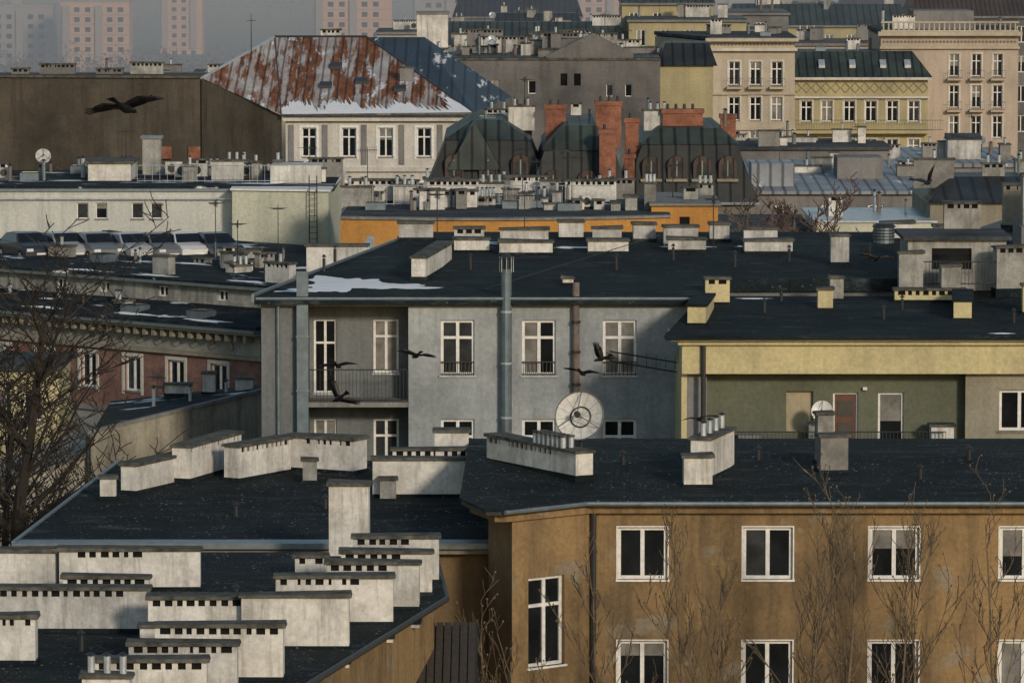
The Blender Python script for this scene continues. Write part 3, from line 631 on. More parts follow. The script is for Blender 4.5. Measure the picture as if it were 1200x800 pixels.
for i,(x,p) in enumerate(((-22.8,'car_paint_silver'),(-21.1,'car_paint_grey'),(-19.4,'car_paint_silver'),(-17.9,'car_paint_grey'),(-16.6,'car_paint_white'),(-15.1,'car_paint_dark'),(-24.6,'car_paint_dark'))): car(x,258.5+R.uniform(-.4,.4),15.41,-62+R.uniform(-4,4),p)

# ------------------------------------------------------------------ K orange building
b=B('orange_walled_building')
pts=[]
for i in range(25):
    t=i/24; x=-8.4+16.2*t; y=250-1.6*math.sin(t*math.pi)+t*1.0; pts.append((x,y))
b.prism('walls','orange_wall',pts+[(7.8,266),(-8.4,266)],0,18.1)
b.prism('coping','concrete',[(p[0],p[1]-.15) for p in pts]+[(7.9,266),(-8.5,266)],18.103,18.22)
b.prism('roof','roof_grey',[(p[0],p[1]+.4) for p in pts]+[(7.5,266),(-8.1,266)],18.15,18.25)
b.box('walls','orange_wall',6.9,10.2,253,262,0,18.55); b.box('coping','concrete',6.8,10.35,252.8,262,18.553,18.66)
b.box('window_bands_dark','hole',8.3,8.8,252.98,253.1,17.3,18.0)
clutter(b,-8,6,254,265,18.25,74,41,.8); clutter(b,6.8,10,254,261,18.66,4,44,.7)
for x in (-7,-3,.5,4): chim(b,x,R.uniform(259,265),18.25,2.6,.8,1.2,0,(0,1))
railing(b,(-7,257),(5,257),18.3,1.,'metal_light',.35)
b.done()
b=B('rendered_rear_wing'); b.push(0,226,0); b.box('walls','plaster_white',-9.1,-6.4,0,.6,13,18.5); b.box('coping','cap_concrete',-9.2,-6.3,-.1,.7,18.5,18.6); b.box('walls','plaster_white',-6.6,-6.3,.61,8,13,18.4)
b.box('building_mass','grey_wall_dark',-9.4,7,1,18,0,16.4);b.box('roof','bitumen_snow',-9.6,7.2,.8,18.2,16.41,16.6); b.pop(); b.done()

# ------------------------------------------------------------------ J mansard building
b=B('mansard_roof_tenement')
def mans(x0,x1,y0,y1,ze,zk,zt,ins,ins2,m1='roof_black',m2='roof_green'):
    b.prism('walls','frieze',[(x0,y0),(x1,y0),(x1,y1),(x0,y1)],0,ze)
    def ring(i,z): return [(x0+i,y0+i,z),(x1-i,y0+i,z),(x1-i,y1-i,z),(x0+i,y1-i,z)]
    b.hexa('mansard',m1,ring(-.25,ze)+ring(ins,zk)); b.hexa('upper_roof',m2,ring(ins-.12,zk+.003)+ring(ins2,zt))
    b.box('mansard_gutter','flashing',x0-.3,x1+.3,y0-.4,y0-.25,ze-.1,ze+.05)
def dormer(x,y,z,w=1.0,h=1.4,d=1.6):
    b.push(x,y,0,z); n=8
    arc=[(-w/2,0)]+[(w/2*math.cos(math.pi-math.pi*i/n),h*.65+.35*h*math.sin(math.pi*i/n)) for i in range(n+1)]+[(w/2,0)]
    k=len(arc)
    b.mesh('dormers','roof_brown',[(a[0],0,a[1]) for a in arc]+[(a[0],d,a[1]) for a in arc],[tuple(range(k))]+[(i,i+1,k+i+1,k+i) for i in range(k-1)])
    s=.62; b.mesh('dormer_windows','glass_mid',[(a[0]*s,-.012,a[1]*s+.22) for a in arc],[tuple(range(k))])
    b.box('window_frames','beige_wall',-.04,.04,-.04,0,.25,h*.8); b.box('dormer_sills','beige_wall',-w/2-.1,w/2+.1,-.12,.0,-.06,.1)
    b.pop()
mans(-4.9,2.0,300,316,16.2,19.3,20.4,1.0,2.6); mans(1.0,6.9,298,316,15.4,18.8,20.2,.9,2.0); mans(6.7,14.3,301,318,15.6,19.0,19.9,1.0,2.0)
for x in (-3.4,-1.4,.5): dormer(x,300.0,17.0,1.1,1.5)
for x in (2.4,4.4): dormer(x,298.1,16.2,1.1,1.5)
for x in (8.2,9.7,11.2,12.7): dormer(x,301.1,16.9,1.05,1.45)
b.hexa('upper_roof','roof_green',[(-3.8,299.9,17.6),(-.6,299.9,17.6),(-.6,308,19.2),(-3.8,308,19.2),(-2.3,300.2,20.2),(-2.1,300.2,20.2),(-2.1,307,20.7),(-2.3,307,20.7)])
def bch(x,y,z,w,d,h):
    b.box('brick_chimneys','brick_red',x-w/2,x+w/2,y-d/2,y+d/2,z-1,z+h-.25); b.box('brick_chimneys','brick_red',x-w/2-.08,x+w/2+.08,y-d/2-.08,y+d/2+.08,z+h-.25,z+h)
    for i in range(max(1,int(w/.5))): b.cyl('chimney_pots','metal_dark',(x-w/2+.3+i*.5,y,z+h),(x-w/2+.3+i*.5,y,z+h+.3),.1,.08,8)
bch(5.55,297.6,15.6,.95,.9,4.5); bch(5.7,303,19.8,1.5,.9,1.7); bch(2.6,305,20,1.2,.8,1.2); bch(10.2,306,19.7,2.4,.9,1.2); bch(7.1,303,19.4,.8,.8,1.1); bch(.6,308,20.2,1.2,.8,.9); bch(6.9,300.5,16.9,.6,.6,1.6); bch(13,308,19.7,.9,.8,.8)
clutter(b,-2,13,304,314,20.1,12,52,.8)
b.done()

# ------------------------------------------------------------------ H facade with rusted roof, G brown firewall
b=B('white_front_tenement')
b.push(0,333.5)
W=[]
for x in (-13.7,-11.1,-8.7,-6.2,-3.7):
    W.append((x,x+.95,16.5,18.4,'w2t')); W+= [(x,x+.95,12.9,14.8,'w2t'),(x,x+.95,9,10.9,'w2t')]
facade(b,-14.75,-2.65,0,19.0,'facade_white',W,trim='frame_white',dep=.25)
for x in (-14.4,-12.2,-9.65,-7.2,-4.7,-2.85): b.box('pilasters','stone_grey',x-.18,x+.18,-.08,-.003,16.0,18.6)
b.box('cornice','facade_white',-14.9,-2.5,-.45,-.003,18.85,19.15); b.box('cornice','facade_white',-14.8,-2.6,-.25,-.004,15.55,15.8); b.box('cornice','roof_grey',-15,-2.4,-.7,0,19.153,19.25)
b.poly('walls','firewall_grey',[(-2.65,0,0),(-2.65,18,0),(-2.65,18,19.2),(-2.65,0,19.2)])
b.pop()
A_=(-15.0,333.0,19.27);B_=(-20.4,336.7,21.5);C_=(-16.3,352,23.7);D_=(-10,352,23.7);E_=(-2.5,333.0,19.4)
b.poly('roof','roof_rust',[A_,E_,D_,C_]); b.poly('roof','roof_rust',[A_,C_,B_])
b.poly('roof','roof_blue',[E_,(0.,343,20.0),(-6,352,23.7),D_])
b.poly('walls','firewall_grey',[E_,(0,343,20),(0,343,5),(-2.5,333.0,5)])
b.poly('roof','roof_grey',[C_,D_,(-8,366,19),(-20,366,19)])
up=lambda p,q,t,k=.03:(p[0]+(q[0]-p[0])*t,p[1]+(q[1]-p[1])*t,p[2]+(q[2]-p[2])*t+k)
r=random.Random(3)
n_=160; lo=[up(A_,E_,i/n_) for i in range(n_+1)]; hi=[]; q_=0
for i in range(n_+1):
    q_=q_*.8+r.uniform(-.03,.03); t=max(.02,.09+.04*math.sin(i*.13)+q_+(r.uniform(0,.08) if i%4==0 else 0)); a=up(A_,E_,i/n_,0); c=up(C_,D_,i/n_,0); hi.append(up(a,c,t))
b.mesh('snow_cover','snow',lo+hi,[(i,i+1,n_+2+i,n_+1+i) for i in range(n_)])
def S(s,t,k=.03): return up(up(A_,E_,s,0),up(C_,D_,s,0),t,k)
for s,t in ((.3,.35),(.55,.4),(.75,.3),(.45,.6)):
    p=S(s,t,0); b.hexa('skylights','metal_dark',[(p[0]-.4,p[1]-.5,p[2]-.15),(p[0]+.4,p[1]-.5,p[2]-.15),(p[0]+.4,p[1]+.5,p[2]+.1),(p[0]-.4,p[1]+.5,p[2]+.1),(p[0]-.4,p[1]-.5,p[2]+.06),(p[0]+.4,p[1]-.5,p[2]+.06),(p[0]+.4,p[1]+.5,p[2]+.3),(p[0]-.4,p[1]+.5,p[2]+.3)])
b.cyl('ridge_edge','metal_dark',C_,D_,.12,None,6); b.cyl('ridge_edge','metal_dark',D_,E_,.08,None,6); b.cyl('ridge_edge','metal_light',B_,C_,.1,None,6); b.cyl('ridge_edge','metal_dark',A_,C_,.05,None,6)
b.cyl('lightning_rod','metal_dark',(-17.6,346,22),(-17.6,346,25.5),.05,.02,5); b.cyl('lightning_rod','metal_dark',(-17.9,346,25),(-17.3,346,25),.03,None,4)
chim(b,-12.5,354,23.2,1.4,.7,1.0,0,(0,1),'plaster_white2'); chim(b,-7.0,341,20.9,.9,.7,1.2,0,None,'stone_grey')
b.done()
b=B('brown_firewall_building')
b.prism('walls','firewall_brown',[(-38,338.5),(-20.5,336.6),(-20.5,345),(-38,345)],0,21.5)
b.mesh('walls','firewall_brown',[(-20.5,336.6,0),(-15.0,333.4,0),(-15.0,333.4,19.2),(-20.4,336.6,21.45)],[(0,1,2,3)])
b.box('roof','roof_black',-38,-20.6,339,352,20.5,21.3)
b.prism('coping','cap_concrete',[(-38,338.3),(-20.5,336.4),(-20.5,337.0),(-38,338.9)],21.503,21.65)
for x,w,h in ((-36,1.6,.8),(-33,1.2,.6),(-30.5,2.4,.9),(-27,1.8,.6),(-24.5,2.2,1.0)): chim(b,x,344,21.3,w,.7,h,0,(0,1),R.choice(('stone_grey','plaster_dirty')))
for k in range(2): b.box('wall_patches','brick_red',-23.2+k*1.9,-22.4+k*1.9,336.55,336.9,16.2,17.0)
b.done()

# ------------------------------------------------------------------ I grey firewall row
b=B('grey_firewall_tenement')
b.push(0,380)
W=[(3.6,4.1,19.2,20.1,'dark'),(4.6,5.1,19.2,20.1,'dark'),(7,7.5,18.4,19.3,'w1'),(8.4,8.9,18.4,19.3,'w1'),(-1.5,-.9,18.6,19.6,'w1'),(-3.2,-2.6,18.6,19.6,'w1'),(1.2,1.8,18.6,19.6,'w1')]
facade(b,-9,11,0,21.1,'firewall_grey',W,sill=None)
b.box('parapet','cap_concrete',-9,11,-.15,.5,21.1,21.25)
b.prism('walls','firewall_grey',[(2.5,.01),(6,.01),(9,.01),(9,1.2),(6,1.2),(2.5,1.2)],21.26,[21.4,23.1,21.6,21.6,23.1,21.4])
b.box('walls','firewall_grey',-9,11,.31,18,0,21.09); b.box('roof','roof_black',-9,11,.51,18,21.1,21.3)
b.box('lift_tower','plaster_white',-7.1,-4.8,3,6,21,24.4); b.box('lift_tower_cap','concrete',-7.2,-4.7,2.9,6.1,24.4,24.55)
b.box('side_house','yellow_stone',11.01,15,2,14,0,20.6); b.hexa('side_roof','roof_black',[(10.9,1.7,20.6),(15.3,1.7,20.6),(15.3,14,20.6),(10.9,14,20.6),(11.5,5,22.2),(14.8,5,22.2),(14.8,10,22.2),(11.5,10,22.2)])
b.pop()
clutter(b,-8,10,382,397,21.3,74,71,1.25,('plaster_white2','plaster_dirty','stone_grey'))
b.done()

# ------------------------------------------------------------------ L right-hand town houses
def balust(b,x0,x1,y,z):
    b.box('balustrade','pale_stone',x0,x1,y,y+.3,z,z+.15); b.box('balustrade','pale_stone',x0,x1,y,y+.3,z+.85,z+1)
    n=int((x1-x0)/.5)
    for i in range(n): b.cyl('balustrade','pale_stone',(x0+.25+i*.5,y+.15,z+.15),(x0+.25+i*.5,y+.15,z+.85),.1,.07,6)
b=B('cream_corner_townhouse')
b.push(0,480)
W=[]
for x in (20.3,22.3,24.3):
    for z in (15.1,11.8,8.6,5.2,2): W.append((x,x+1.05,z,z+2.2,'w2t'))
facade(b,18.4,26.5,0,19.2,'pale_stone',W,dep=.3,trim='facade_white')
b.push(13.8,15,math.degrees(math.atan2(-15,4.6)))
facade(b,0,15.69,0,19.2,'pink_stone',[(q,q+1,z,z+2.2,'w2t') for q in (3,7,11) for z in (15.1,11.8,8.6)],dep=.3); b.pop()
b.box('cornice','facade_white',18.2,26.7,-.6,-.003,18.3,18.6); b.box('cornice','pale_stone',18.1,26.8,-.9,.2,19.2,19.5); b.box('cornice','pale_stone',18.3,26.6,-.3,-.004,14.2,14.4); b.box('cornice','pale_stone',18.3,26.6,-.3,-.004,10.9,11.1)
for i in range(24): b.cyl('medallions','frieze',(18.6+i*.34,-.01,18.9),(18.6+i*.34,-.08,18.9),.11,.11,8)
for x in (20.3,22.3,24.3): b.box('balconies','pale_stone',x-.2,x+1.25,-.8,-.005,14.75,14.95); railing(b,(x-.2,-.75),(x+1.25,-.75),14.95,.8,'metal_dark',.2)
b.prism('walls','pink_stone',[(18.45,.4),(26.5,.4),(26.5,18),(14,18),(14,15.6)],0,19.19); b.prism('roof','roof_grey',[(18.4,0.21),(26.7,.21),(26.7,18),(13.8,18),(13.8,15)],19.3,19.6)
b.pop(); clutter(b,19,26,483,496,19.6,8,81,1.1); b.done()
b=B('yellow_frieze_townhouse')
b.push(0,500)
xs_=[28.2,30.2,32.4,34.5,36.6,38.7]
W=[(x,x+1.1,10.7,12.75,'w2t') for x in xs_]+[(x,x+1.1,7.0,9.0,'w2t') for x in xs_]+[(x,x+1.1,3.0,5.0,'w2t') for x in xs_]
facade(b,27.3,40.6,0,14.8,'yellow_stone',W,dep=.3,trim='facade_white')
b.box('cornice','facade_white',27.2,40.8,-.5,-.003,13.0,13.2); b.box('cornice','facade_white',27.1,40.9,-.8,.2,14.8,15.05); b.box('cornice','yellow_stone',27.2,40.7,-1.3,-.004,9.6,9.9); railing(b,(27.2,-1.2),(42,-1.2),9.9,1.,'metal_dark',.25)
for i in range(14):
    x=27.8+i*.95
    for s in (-1,1):
        for f_,e_ in ((-1,0),(1,.001)):
            b.hexa('frieze_ornament','frieze',[(x+f_*.42-.04,-.06-e_,14.0+s*.02),(x+f_*.42+.04,-.06-e_,14.0+s*.02),(x+f_*.42+.04,-.003,14.0+s*.02),(x+f_*.42-.04,-.003,14.0+s*.02),(x-.04,-.06-e_,14.0+s*.5),(x+.04,-.06-e_,14.0+s*.5),(x+.04,-.003,14.0+s*.5),(x-.04,-.003,14.0+s*.5)])
b.prism('walls','yellow_stone',[(27.3,.4),(40.6,.4),(40.6,16),(27.3,16)],0,14.79)
b.hexa('mansard','roof_green',[(27,-.7,15.06),(41,-.7,15.06),(41,16,15.06),(27,16,15.06),(28.4,4,17.4),(39.4,4,17.4),(39.4,12,17.4),(28.4,12,17.4)])
for x in (30,33,36,38.4): b.hexa('skylights','metal_light',[(x,.9,15.9),(x+.6,.9,15.9),(x+.6,1.9,16.3),(x,1.9,16.3),(x,.9,16.2),(x+.6,.9,16.2),(x+.6,1.9,16.7),(x,1.9,16.7)])
b.pop(); clutter(b,29,39,505,511,17.4,7,83,1.1); b.done()
b=B('pink_stone_townhouse')
b.push(0,506)
W=[]
for x in (43.2,45.4,47.5):
    for z in (14.9,11.8,8.8,5.5,2.2): W.append((x,x+.95,z,z+2.2,'w2t'))
facade(b,36.4,50,0,18.9,'pink_stone',W,dep=.3,trim='facade_white')
b.box('cornice','pale_stone',36.1,50.3,-.9,.2,18.9,19.3); b.box('cornice','pale_stone',36.3,50.1,-.4,-.003,17.6,17.85)
for i in range(38): b.cyl('medallions','frieze',(36.7+i*.35,-.01,18.3),(36.7+i*.35,-.08,18.3),.12,.12,8)
for x in (43.2,45.4,47.5):
    for z in (14.5,11.4): b.box('balconies','pink_stone',x-.25,x+1.2,-.9,-.005,z,z+.2); railing(b,(x-.25,-.85),(x+1.2,-.85),z+.2,.8,'metal_dark',.2)
b.prism('walls','pink_stone',[(36.4,.4),(50,.4),(50,18),(36.4,18)],0,18.89); b.box('roof','roof_grey',36.3,50.2,.21,18,19,19.4)
balust(b,36.4,50,-.3,19.3)
b.box('attic','stone_grey',40,46,5,12,19.4,21.2); b.pop(); clutter(b,37,49,508,520,19.4,8,85,1.2); b.done()
b=B('yellow_dark_townhouse'); b.push(0,455)
facade(b,12.6,17,0,18.6,'yellow_stone',[(x,x+.9,z,z+1.9,'w2t') for x in (13.3,15.2) for z in (9.5,12.8,15.9)],trim='facade_white'); b.box('walls','yellow_stone',12.6,17,.4,14,0,18.59); b.box('cornice','facade_white',12.4,17.2,-.5,14,18.6,18.9)
for i in range(6):
    for j in range(2): b.box('frieze_ornament','frieze',12.9+i*.65,13.2+i*.65,-.05,-.003,15.0+j*.4,15.3+j*.4)
b.pop(); b.done()

b=B('metal_roof_workshop')
b.push(0,330)
facade(b,15.2,28,0,14.3,'stone_grey',[(x,x+1,12.2,13.6,'w2') for x in (17,20,23,26)])
b.prism('walls','stone_grey',[(15.2,.3),(28,.3),(28,22),(15.2,22)],0,14.29)
b.hexa('roof','roof_zinc',[(15,-.4,14.3),(28.4,-.4,14.3),(28.4,22,15.0),(15,22,15.0),(15,-.4,14.5),(28.4,-.4,14.5),(28.4,22,15.3),(15,22,15.3)])
b.box('penthouse','roof_zinc',15.6,18.4,3,7,14.5,16.1); b.box('penthouse','stone_grey',21.5,24.5,8,12,14.8,16.2)
b.pop(); clutter(b,15.5,28,338,350,14.9,14,91,.9); b.done()
b=B('white_boundary_building'); b.push(0,262)
b.box('walls','greenish_cream',15.6,21.6,0,10,0,17.1); b.box('coping','metal_light',15.4,21.8,-.15,10.2,17.1,17.2); b.box('walls','stone_grey',11,15.59,3,14,0,16.4); b.box('roof','roof_grey',10.9,15.59,2.8,14,16.403,16.6)
b.box('walls','beige_wall',21.6,30,2,14,0,18); b.hexa('roof','roof_black',[(21.4,1.6,18),(31,1.6,18),(31,14,18),(21.4,14,18),(23,6,19.1),(30,6,19.1),(30,10,19.1),(23,10,19.1)])
b.pop(); clutter(b,16,21,264,270,17.2,5,93,.8); clutter(b,22,28,268,273,19,5,94,.9); b.done()
b=B('grey_infill_tenement'); b.push(0,400)
facade(b,15.2,40,0,12.0,'stone_grey',[(15.8+i*1.9,16.8+i*1.9,z,z+1.8,'w2t') for i in range(12) for z in (9.4,6)]); b.box('walls','stone_grey',15.2,40,.4,24,0,11.99); b.box('roof','roof_zinc',15,40.2,-.3,24,12.0,12.3)
b.pop(); clutter(b,16,39,402,420,12.3,28,97,1.1,sheds=True); b.done()
b=B('low_grey_tenement'); b.push(0,366)
facade(b,14.6,27,0,15.2,'stone_grey',[(15.4+i*2.2,16.4+i*2.2,z,z+1.7,'w2t') for i in range(5) for z in (12.6,9.4)]); b.box('walls','stone_grey',14.6,27,.4,9,0,15.19); b.box('roof','roof_grey',14.4,27.2,-.3,9,15.2,15.4); b.pop(); clutter(b,15,26,367,374,15.4,9,99,1.0); b.done()

# ------------------------------------------------------------------ filler tenements farther back
def filler(x0,x1,y,z,wm,rm,seed,fl=3,depth=14,zb=0):
    b=B('tenement',(0,0,zb)); rr=random.Random(seed)
    W=[]; n=int((x1-x0)/2.6)
    for i in range(n):
        for k in range(fl): W.append((x0+.8+i*2.6,x0+1.8+i*2.6,z-3.2*(k+1)+.6,z-3.2*(k+1)+2.4,'w2'))
    b.push(0,y); facade(b,x0,x1,0,z,wm,W,sill=None); b.box('walls',wm,x0,x1,.3,depth,0,z-.01); b.box('cornice','stone_grey',x0-.2,x1+.2,-.4,0.1,z,z+.25)
    k=rr.random()
    if k<.6: b.hexa('roof',rm,[(x0-.2,-.2,z+.26),(x1+.2,-.2,z+.26),(x1+.2,depth,z+.26),(x0-.2,depth,z+.26),(x0+.6,depth*.4,z+2.6),(x1-.6,depth*.4,z+2.6),(x1-.6,depth*.6,z+2.6),(x0+.6,depth*.6,z+2.6)]); zz=z+2.2
    else: b.box('roof',rm,x0-.1,x1+.1,.11,depth,z+.01,z+.35); zz=z+.3
    b.pop(); clutter(b,x0+.5,x1-.5,y+depth*.35,y+depth*.65,zz,int((x1-x0)*.45),seed+100,1.3,('plaster_white2','plaster_dirty','stone_grey'),sheds=True); b.done()
wm=['stone_grey','pale_stone','yellow_stone','pink_stone','firewall_grey','stone_grey']; rm=['roof_grey','roof_black','roof_green','roof_brown','roof_black']
def row(y,xa,xb,z0,z1,seed,zb=0,fl=4):
    rr=random.Random(seed); x=xa
    while x<xb:
        w=rr.uniform(11,22); filler(x,x+w-.3,y+rr.uniform(-6,6),rr.uniform(z0,z1),rr.choice(wm),rr.choice(rm),rr.randint(0,999),fl,zb=zb); x+=w
row(545,-9,60,16,19.5,2); row(610,-16,64,14.5,18,4); row(700,-8,75,15,20,5,-4); row(820,20,86,18,26,6,-12)
filler(12,22,560,20.5,'yellow_stone','roof_green',301); filler(24,31,575,19.0,'stone_grey','roof_black',302)
row(420,-34,-17,14.5,16.5,15)

# ------------------------------------------------------------------ distant slab blocks
def slab(x0,x1,y,z0,H,mat,seed,dep=14):
    b=B('apartment_tower_block',(0,0,0)); n=int((x1-x0)/3.2); k=int(H/2.9)
    b.push(0,y); W=[(x0+.7+i*3.2,x0+2.3+i*3.2,z0+.8+j*2.9,z0+2.2+j*2.9,'dark') for i in range(n) for j in range(k)]
    facade(b,x0,x1,z0,z0+H,mat,W,sill=None,dep=.3); b.box('walls',mat,x0,x1,.35,dep,z0,z0+H-.01); b.box('roof','far_grey',x0-.2,x1+.2,-.2,dep,z0+H,z0+H+.5)
    for j in range(1,k): b.box('floor_bands','far_grey',x0,x1,-.15,-.003,z0+j*2.9-.1,z0+j*2.9+.15)
    for i in range(0,n,3): b.box('balconies','far_grey',x0+.5+i*3.2,x0+2.5+i*3.2,-1.1,-.16,z0+3,z0+H-1)
    b.box('lift_house',mat,x0+(x1-x0)*.4,x0+(x1-x0)*.55,4,9,z0+H,z0+H+2.6); b.pop(); b.done()
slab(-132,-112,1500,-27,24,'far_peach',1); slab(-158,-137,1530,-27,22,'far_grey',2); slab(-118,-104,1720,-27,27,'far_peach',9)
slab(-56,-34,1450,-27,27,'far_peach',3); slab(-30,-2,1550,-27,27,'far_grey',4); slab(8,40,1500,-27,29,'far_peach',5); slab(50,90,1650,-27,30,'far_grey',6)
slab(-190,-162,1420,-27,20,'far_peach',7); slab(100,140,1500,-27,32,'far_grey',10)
def woods(name,x0,x1,y0,y1,zb,n,seed,H=12):
    rr=random.Random(seed); V=[];F=[]
    for i in range(n):
        cx=rr.uniform(x0,x1);cy=rr.uniform(y0,y1);h=H*rr.uniform(.6,1.2);rx=h*.32
        for k in range(46):
            t=rr.uniform(0,6.28);u=rr.uniform(-1,1);q=rr.random()**.4
            s=math.sqrt(1-u*u); p=Vector((cx+rx*q*s*math.cos(t),cy+rx*q*s*math.sin(t),zb+h*.58+h*.42*q*u))
            d=Vector((rr.gauss(0,1),rr.gauss(0,1),rr.gauss(0,1.2))).normalized()*rr.uniform(.5,1.3); e=d.orthogonal().normalized()*rr.uniform(.2,.6)
            j=len(V);V+= [tuple(p-d),tuple(p+e),tuple(p+d)];F.append((j,j+1,j+2))
        j=len(V);V+=[(cx-.25,cy,zb),(cx+.25,cy,zb),(cx,cy,zb+h*.7)];F.append((j,j+1,j+2))
    me=bpy.data.meshes.new(name);me.from_pydata(V,[],F);me.materials.append(M['winter_wood']);o=bpy.data.objects.new(name,me);sc.collection.objects.link(o)
woods('distant_trees',-210,60,1150,1440,-26,620,5,13); woods('distant_forest',-420,420,2000,3200,-26,1300,6,24)

# ------------------------------------------------------------------ bare trees
def tree(name,x,y,h,seed,spread=.35,upr=.6,bark='bark',twig='bark',buds=0,r0=.16,first=.25,kb=2,depth=4,minr=.011,bl=(.22,.42)):
    rr=random.Random(seed); b=B(name,(x,y,0))
    def seg(p,d,L,r,lev):
        n=10 if lev==0 else 4; q=p; dd=d.copy()
        for i in range(n):
            f0=r*(1-.75*i/n);f1=r*(1-.75*(i+1)/n)
            w_=.05 if lev==0 else .13
            dd=(dd+Vector((rr.gauss(0,w_),rr.gauss(0,w_),upr*.12))).normalized()
            e=q+dd*(L/n); b.cyl('trunk' if lev==0 else ('limbs' if lev<3 else 'twigs'),bark if lev<2 else twig,tuple(q),tuple(e),max(minr,f0),max(minr*.8,f1),6 if lev<2 else 3,False)
            if lev<depth:
                k=(kb if i/n>=first else 0) if lev==0 else (1 if lev<3 and rr.random()<.9 else (1 if rr.random()<.6 else 0))
                for _ in range(k):
                    t=rr.random(); s=q.lerp(e,t); a=rr.uniform(0,6.28)
                    o=Vector((math.cos(a),math.sin(a),0)); nd=(dd*(1-spread)+o*spread*1.3+Vector((0,0,upr*.25))).normalized()
                    seg(s,nd,L*rr.uniform(.35,.6) if lev else L*rr.uniform(*bl)*(1.15-.75*i/n),max(minr,f1*.55),lev+1)
            q=e
        if lev>=2 and rr.random()<buds:
            o=q+Vector((rr.gauss(0,.03),rr.gauss(0,.03),rr.gauss(0,.03))); s=.03
            b.mesh('seed_clusters','bud',[tuple(o+Vector(v)*s) for v in ((1,0,0),(-1,0,0),(0,1,0),(0,-1,0),(0,0,1.4),(0,0,-1.4))],[(0,2,4),(2,1,4),(1,3,4),(3,0,4),(2,0,5),(1,2,5),(3,1,5),(0,3,5)])
    seg(Vector((0,0,0)),Vector((0,0,1)),h,r0,0); b.done()
tree('bare_tree',-17.3,176,20.5,5,.5,.25,r0=.38,kb=4,depth=4,minr=.02,bl=(.3,.5),first=.35)
tree('bare_tree',-19.0,181,17,8,.5,.3,r0=.28,kb=4,depth=4,minr=.02,bl=(.3,.5),first=.35)
tree('bare_tree',-15.6,179,13.5,18,.45,.3,r0=.2,kb=3,depth=4,minr=.018,bl=(.3,.5),first=.4)
for i,(x,y,h) in enumerate(((4.4,144,15.9),(5.6,146,14.6),(6.8,145,16.2),(8.8,144.5,16.4),(10.2,145,14.6),(11.5,145.5,15.4),(13.5,144,16.0),(2.1,145,14.6),(-.6,143.5,13.4),(.6,143,12.8),(7.9,143,13.8))):
    tree('bare_poplar',x,y,h,20+i,.36,.85,'twig','twig',.4,.085,.5,2,3,.0125,(.15,.3))
for i in range(6): tree('bare_tree',11.7+i*.7,246+R.uniform(-3,3),19.3-.4*(i%3),60+i,.5,.4,'bush_twig','bush_twig',0,.14,.6,4,3,.03,(.1,.2))

# ------------------------------------------------------------------ crows
def crow(x,y,z,yaw,pitch,roll,a1,a2,s=1.0):
    b=B('flying_crow'); e=b.e; e.location=(x,y,z); e.rotation_euler=(rad(roll),rad(pitch),rad(yaw)); e.scale=(s,s,s)
    st=[(.255,.003,.003,.012),(.215,.012,.012,.016),(.19,.03,.03,.018),(.155,.038,.038,.02),(.115,.036,.038,.012),(.06,.052,.05,0),(0,.06,.058,-.005),(-.07,.052,.05,-.003),(-.14,.034,.03,.004),(-.2,.026,.014,.01),(-.29,.045,.008,.012),(-.36,.055,.004,.014)]
    vs=[];fs=[];n=12
    for (px,ry,rz,zc_) in st:
        for i in range(n): t=2*math.pi*i/n; vs.append((px,ry*math.cos(t),zc_+rz*math.sin(t)))
    for k in range(len(st)-1):
        for i in range(n): fs.append((k*n+i,k*n+(i+1)%n,(k+1)*n+(i+1)%n,(k+1)*n+i))
    fs+= [tuple(range(n)),tuple(range((len(st)-1)*n,len(st)*n))[::-1]]
    b.mesh('body','crow_black',vs,fs)
    for sd in (-1,1):
        def P(px,s_,dz=0):
            z_=(s_*math.sin(rad(a1)) if s_<.2 else .2*math.sin(rad(a1))+(s_-.2)*math.sin(rad(a2)))
            y_=(s_*math.cos(rad(a1)) if s_<.2 else .2*math.cos(rad(a1))+(s_-.2)*math.cos(rad(a2)))
            return (px,sd*(.03+y_),.02+z_+dz)
        S_=[(0,.08,-.10),(.07,.10,-.12),(.14,.115,-.13),(.2,.11,-.135),(.26,.09,-.14),(.32,.06,-.13),(.36,.035,-.10)]
        v=[];f=[]
        for q in S_: v+=[P(q[1],q[0],.008),P(q[1]*.3+q[2]*.7,q[0],.012),P(q[2],q[0],0),P(q[1],q[0],-.006),]
        for k in range(len(S_)-1):
            a=k*4;c=a+4; f+=[(a,a+1,c+1,c),(a+1,a+2,c+2,c+1),(a+2,a+3,c+3,c+2),(a+3,a,c,c+3)]
        b.mesh('wing','crow_black',v,f)
        for j,(rx,ln) in enumerate(((.03,.14),(.0,.155),(-.03,.145),(-.06,.12),(-.09,.09))):
            b.mesh('primary_feathers','crow_black',[P(rx+.02,.33),P(rx-.018,.33),P(rx-.03-.012*j,.33+ln),P(rx-.01-.012*j,.335+ln),P(rx,.34,.01)],[(0,1,2,3),(0,4,3),(1,2,4),(3,2,4)])
    b.done(True)
crow(-4.6,61,32.2,62,18,-12,12,-10,1.05)
crow(-2.73,145,21.3,115,20,12,14,-8,1.2); crow(-4.74,139,20.7,130,25,50,35,25,1.3); crow(-4.85,142,21.3,75,20,-6,10,-12,1.15)
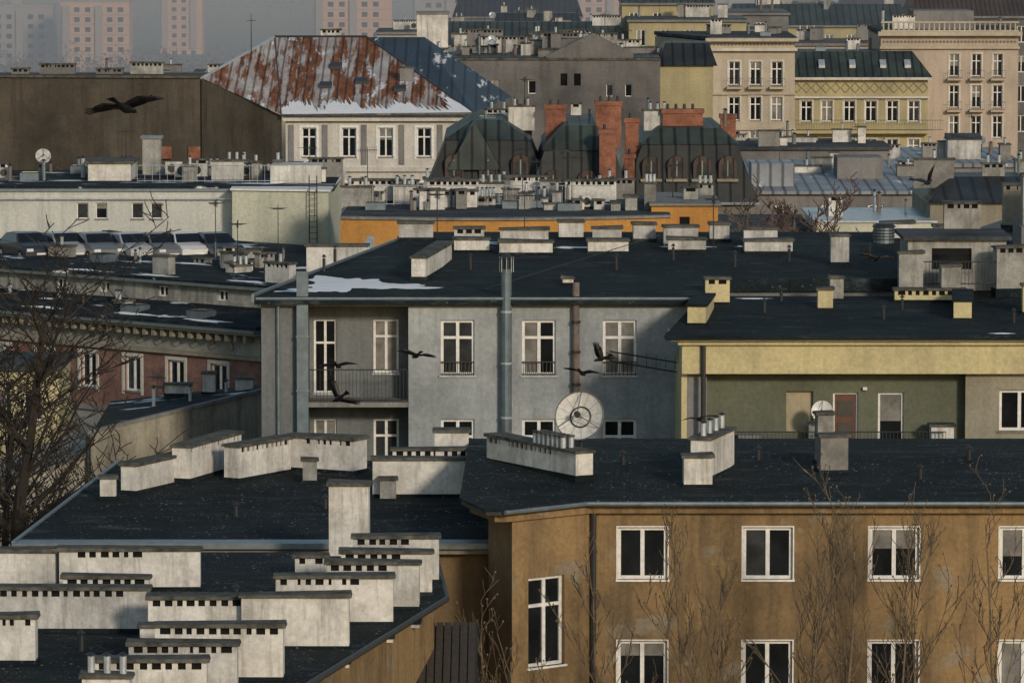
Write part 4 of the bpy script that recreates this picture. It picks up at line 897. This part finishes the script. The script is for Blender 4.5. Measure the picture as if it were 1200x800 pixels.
crow(2.0,145,20.8,70,22,5,16,-6,1.15); crow(2.5,143,21.4,150,20,40,45,20,1.05); crow(5.3,144,19.6,100,15,-6,12,-10,1.1)
crow(14.0,172,24.6,60,-10,-28,45,30,1.4); crow(12.25,172,22.0,110,18,8,20,-4,1.4)

# ------------------------------------------------------------------ haze in the valley
bpy.ops.mesh.primitive_cube_add(size=1,location=(0,2120,15)); hz=bpy.context.object; hz.name='haze'; hz.scale=(2400,3200,120)
m=bpy.data.materials.new('haze_volume'); m.use_nodes=True; nt=m.node_tree; nt.nodes.clear()
o=nt.nodes.new('ShaderNodeOutputMaterial'); vsn=nt.nodes.new('ShaderNodeVolumeScatter'); vsn.inputs['Color'].default_value=(.60,.72,1.0,1); vsn.inputs['Density'].default_value=.00105; vsn.inputs['Anisotropy'].default_value=0
nt.links.new(vsn.outputs[0],o.inputs['Volume']); hz.data.materials.append(m)

# ------------------------------------------------------------------ light, camera
EL,AZ=18,157
w=bpy.data.worlds.new('World'); sc.world=w; w.use_nodes=True; nt=w.node_tree; bg=nt.nodes['Background']
sky=nt.nodes.new('ShaderNodeTexSky'); sky.sky_type='NISHITA'; sky.sun_disc=False; sky.sun_elevation=rad(EL); sky.sun_rotation=rad(AZ); sky.air_density=1.4; sky.dust_density=.7; sky.altitude=100
nt.links.new(sky.outputs[0],bg.inputs[0]); bg.inputs[1].default_value=.10
sl=bpy.data.lights.new('sun','SUN'); sl.energy=2.15; sl.angle=rad(6); sl.color=(1,.83,.64)
so=bpy.data.objects.new('sun',sl); sc.collection.objects.link(so)
el=rad(EL);az=rad(AZ); d=Vector((math.sin(az)*math.cos(el),math.cos(az)*math.cos(el),math.sin(el)))
so.rotation_euler=d.to_track_quat('Z','Y').to_euler()
cd=bpy.data.cameras.new('camera'); cam=bpy.data.objects.new('camera',cd); sc.collection.objects.link(cam)
cam.location=(0,0,35); cd.sensor_width=36; cd.lens=180; cd.clip_end=12000; cd.clip_start=1
cam.rotation_euler=(rad(90)-math.atan(550/6000),0,0); sc.camera=cam
sc.view_settings.view_transform='Standard'; sc.view_settings.look='None'; sc.view_settings.exposure=0
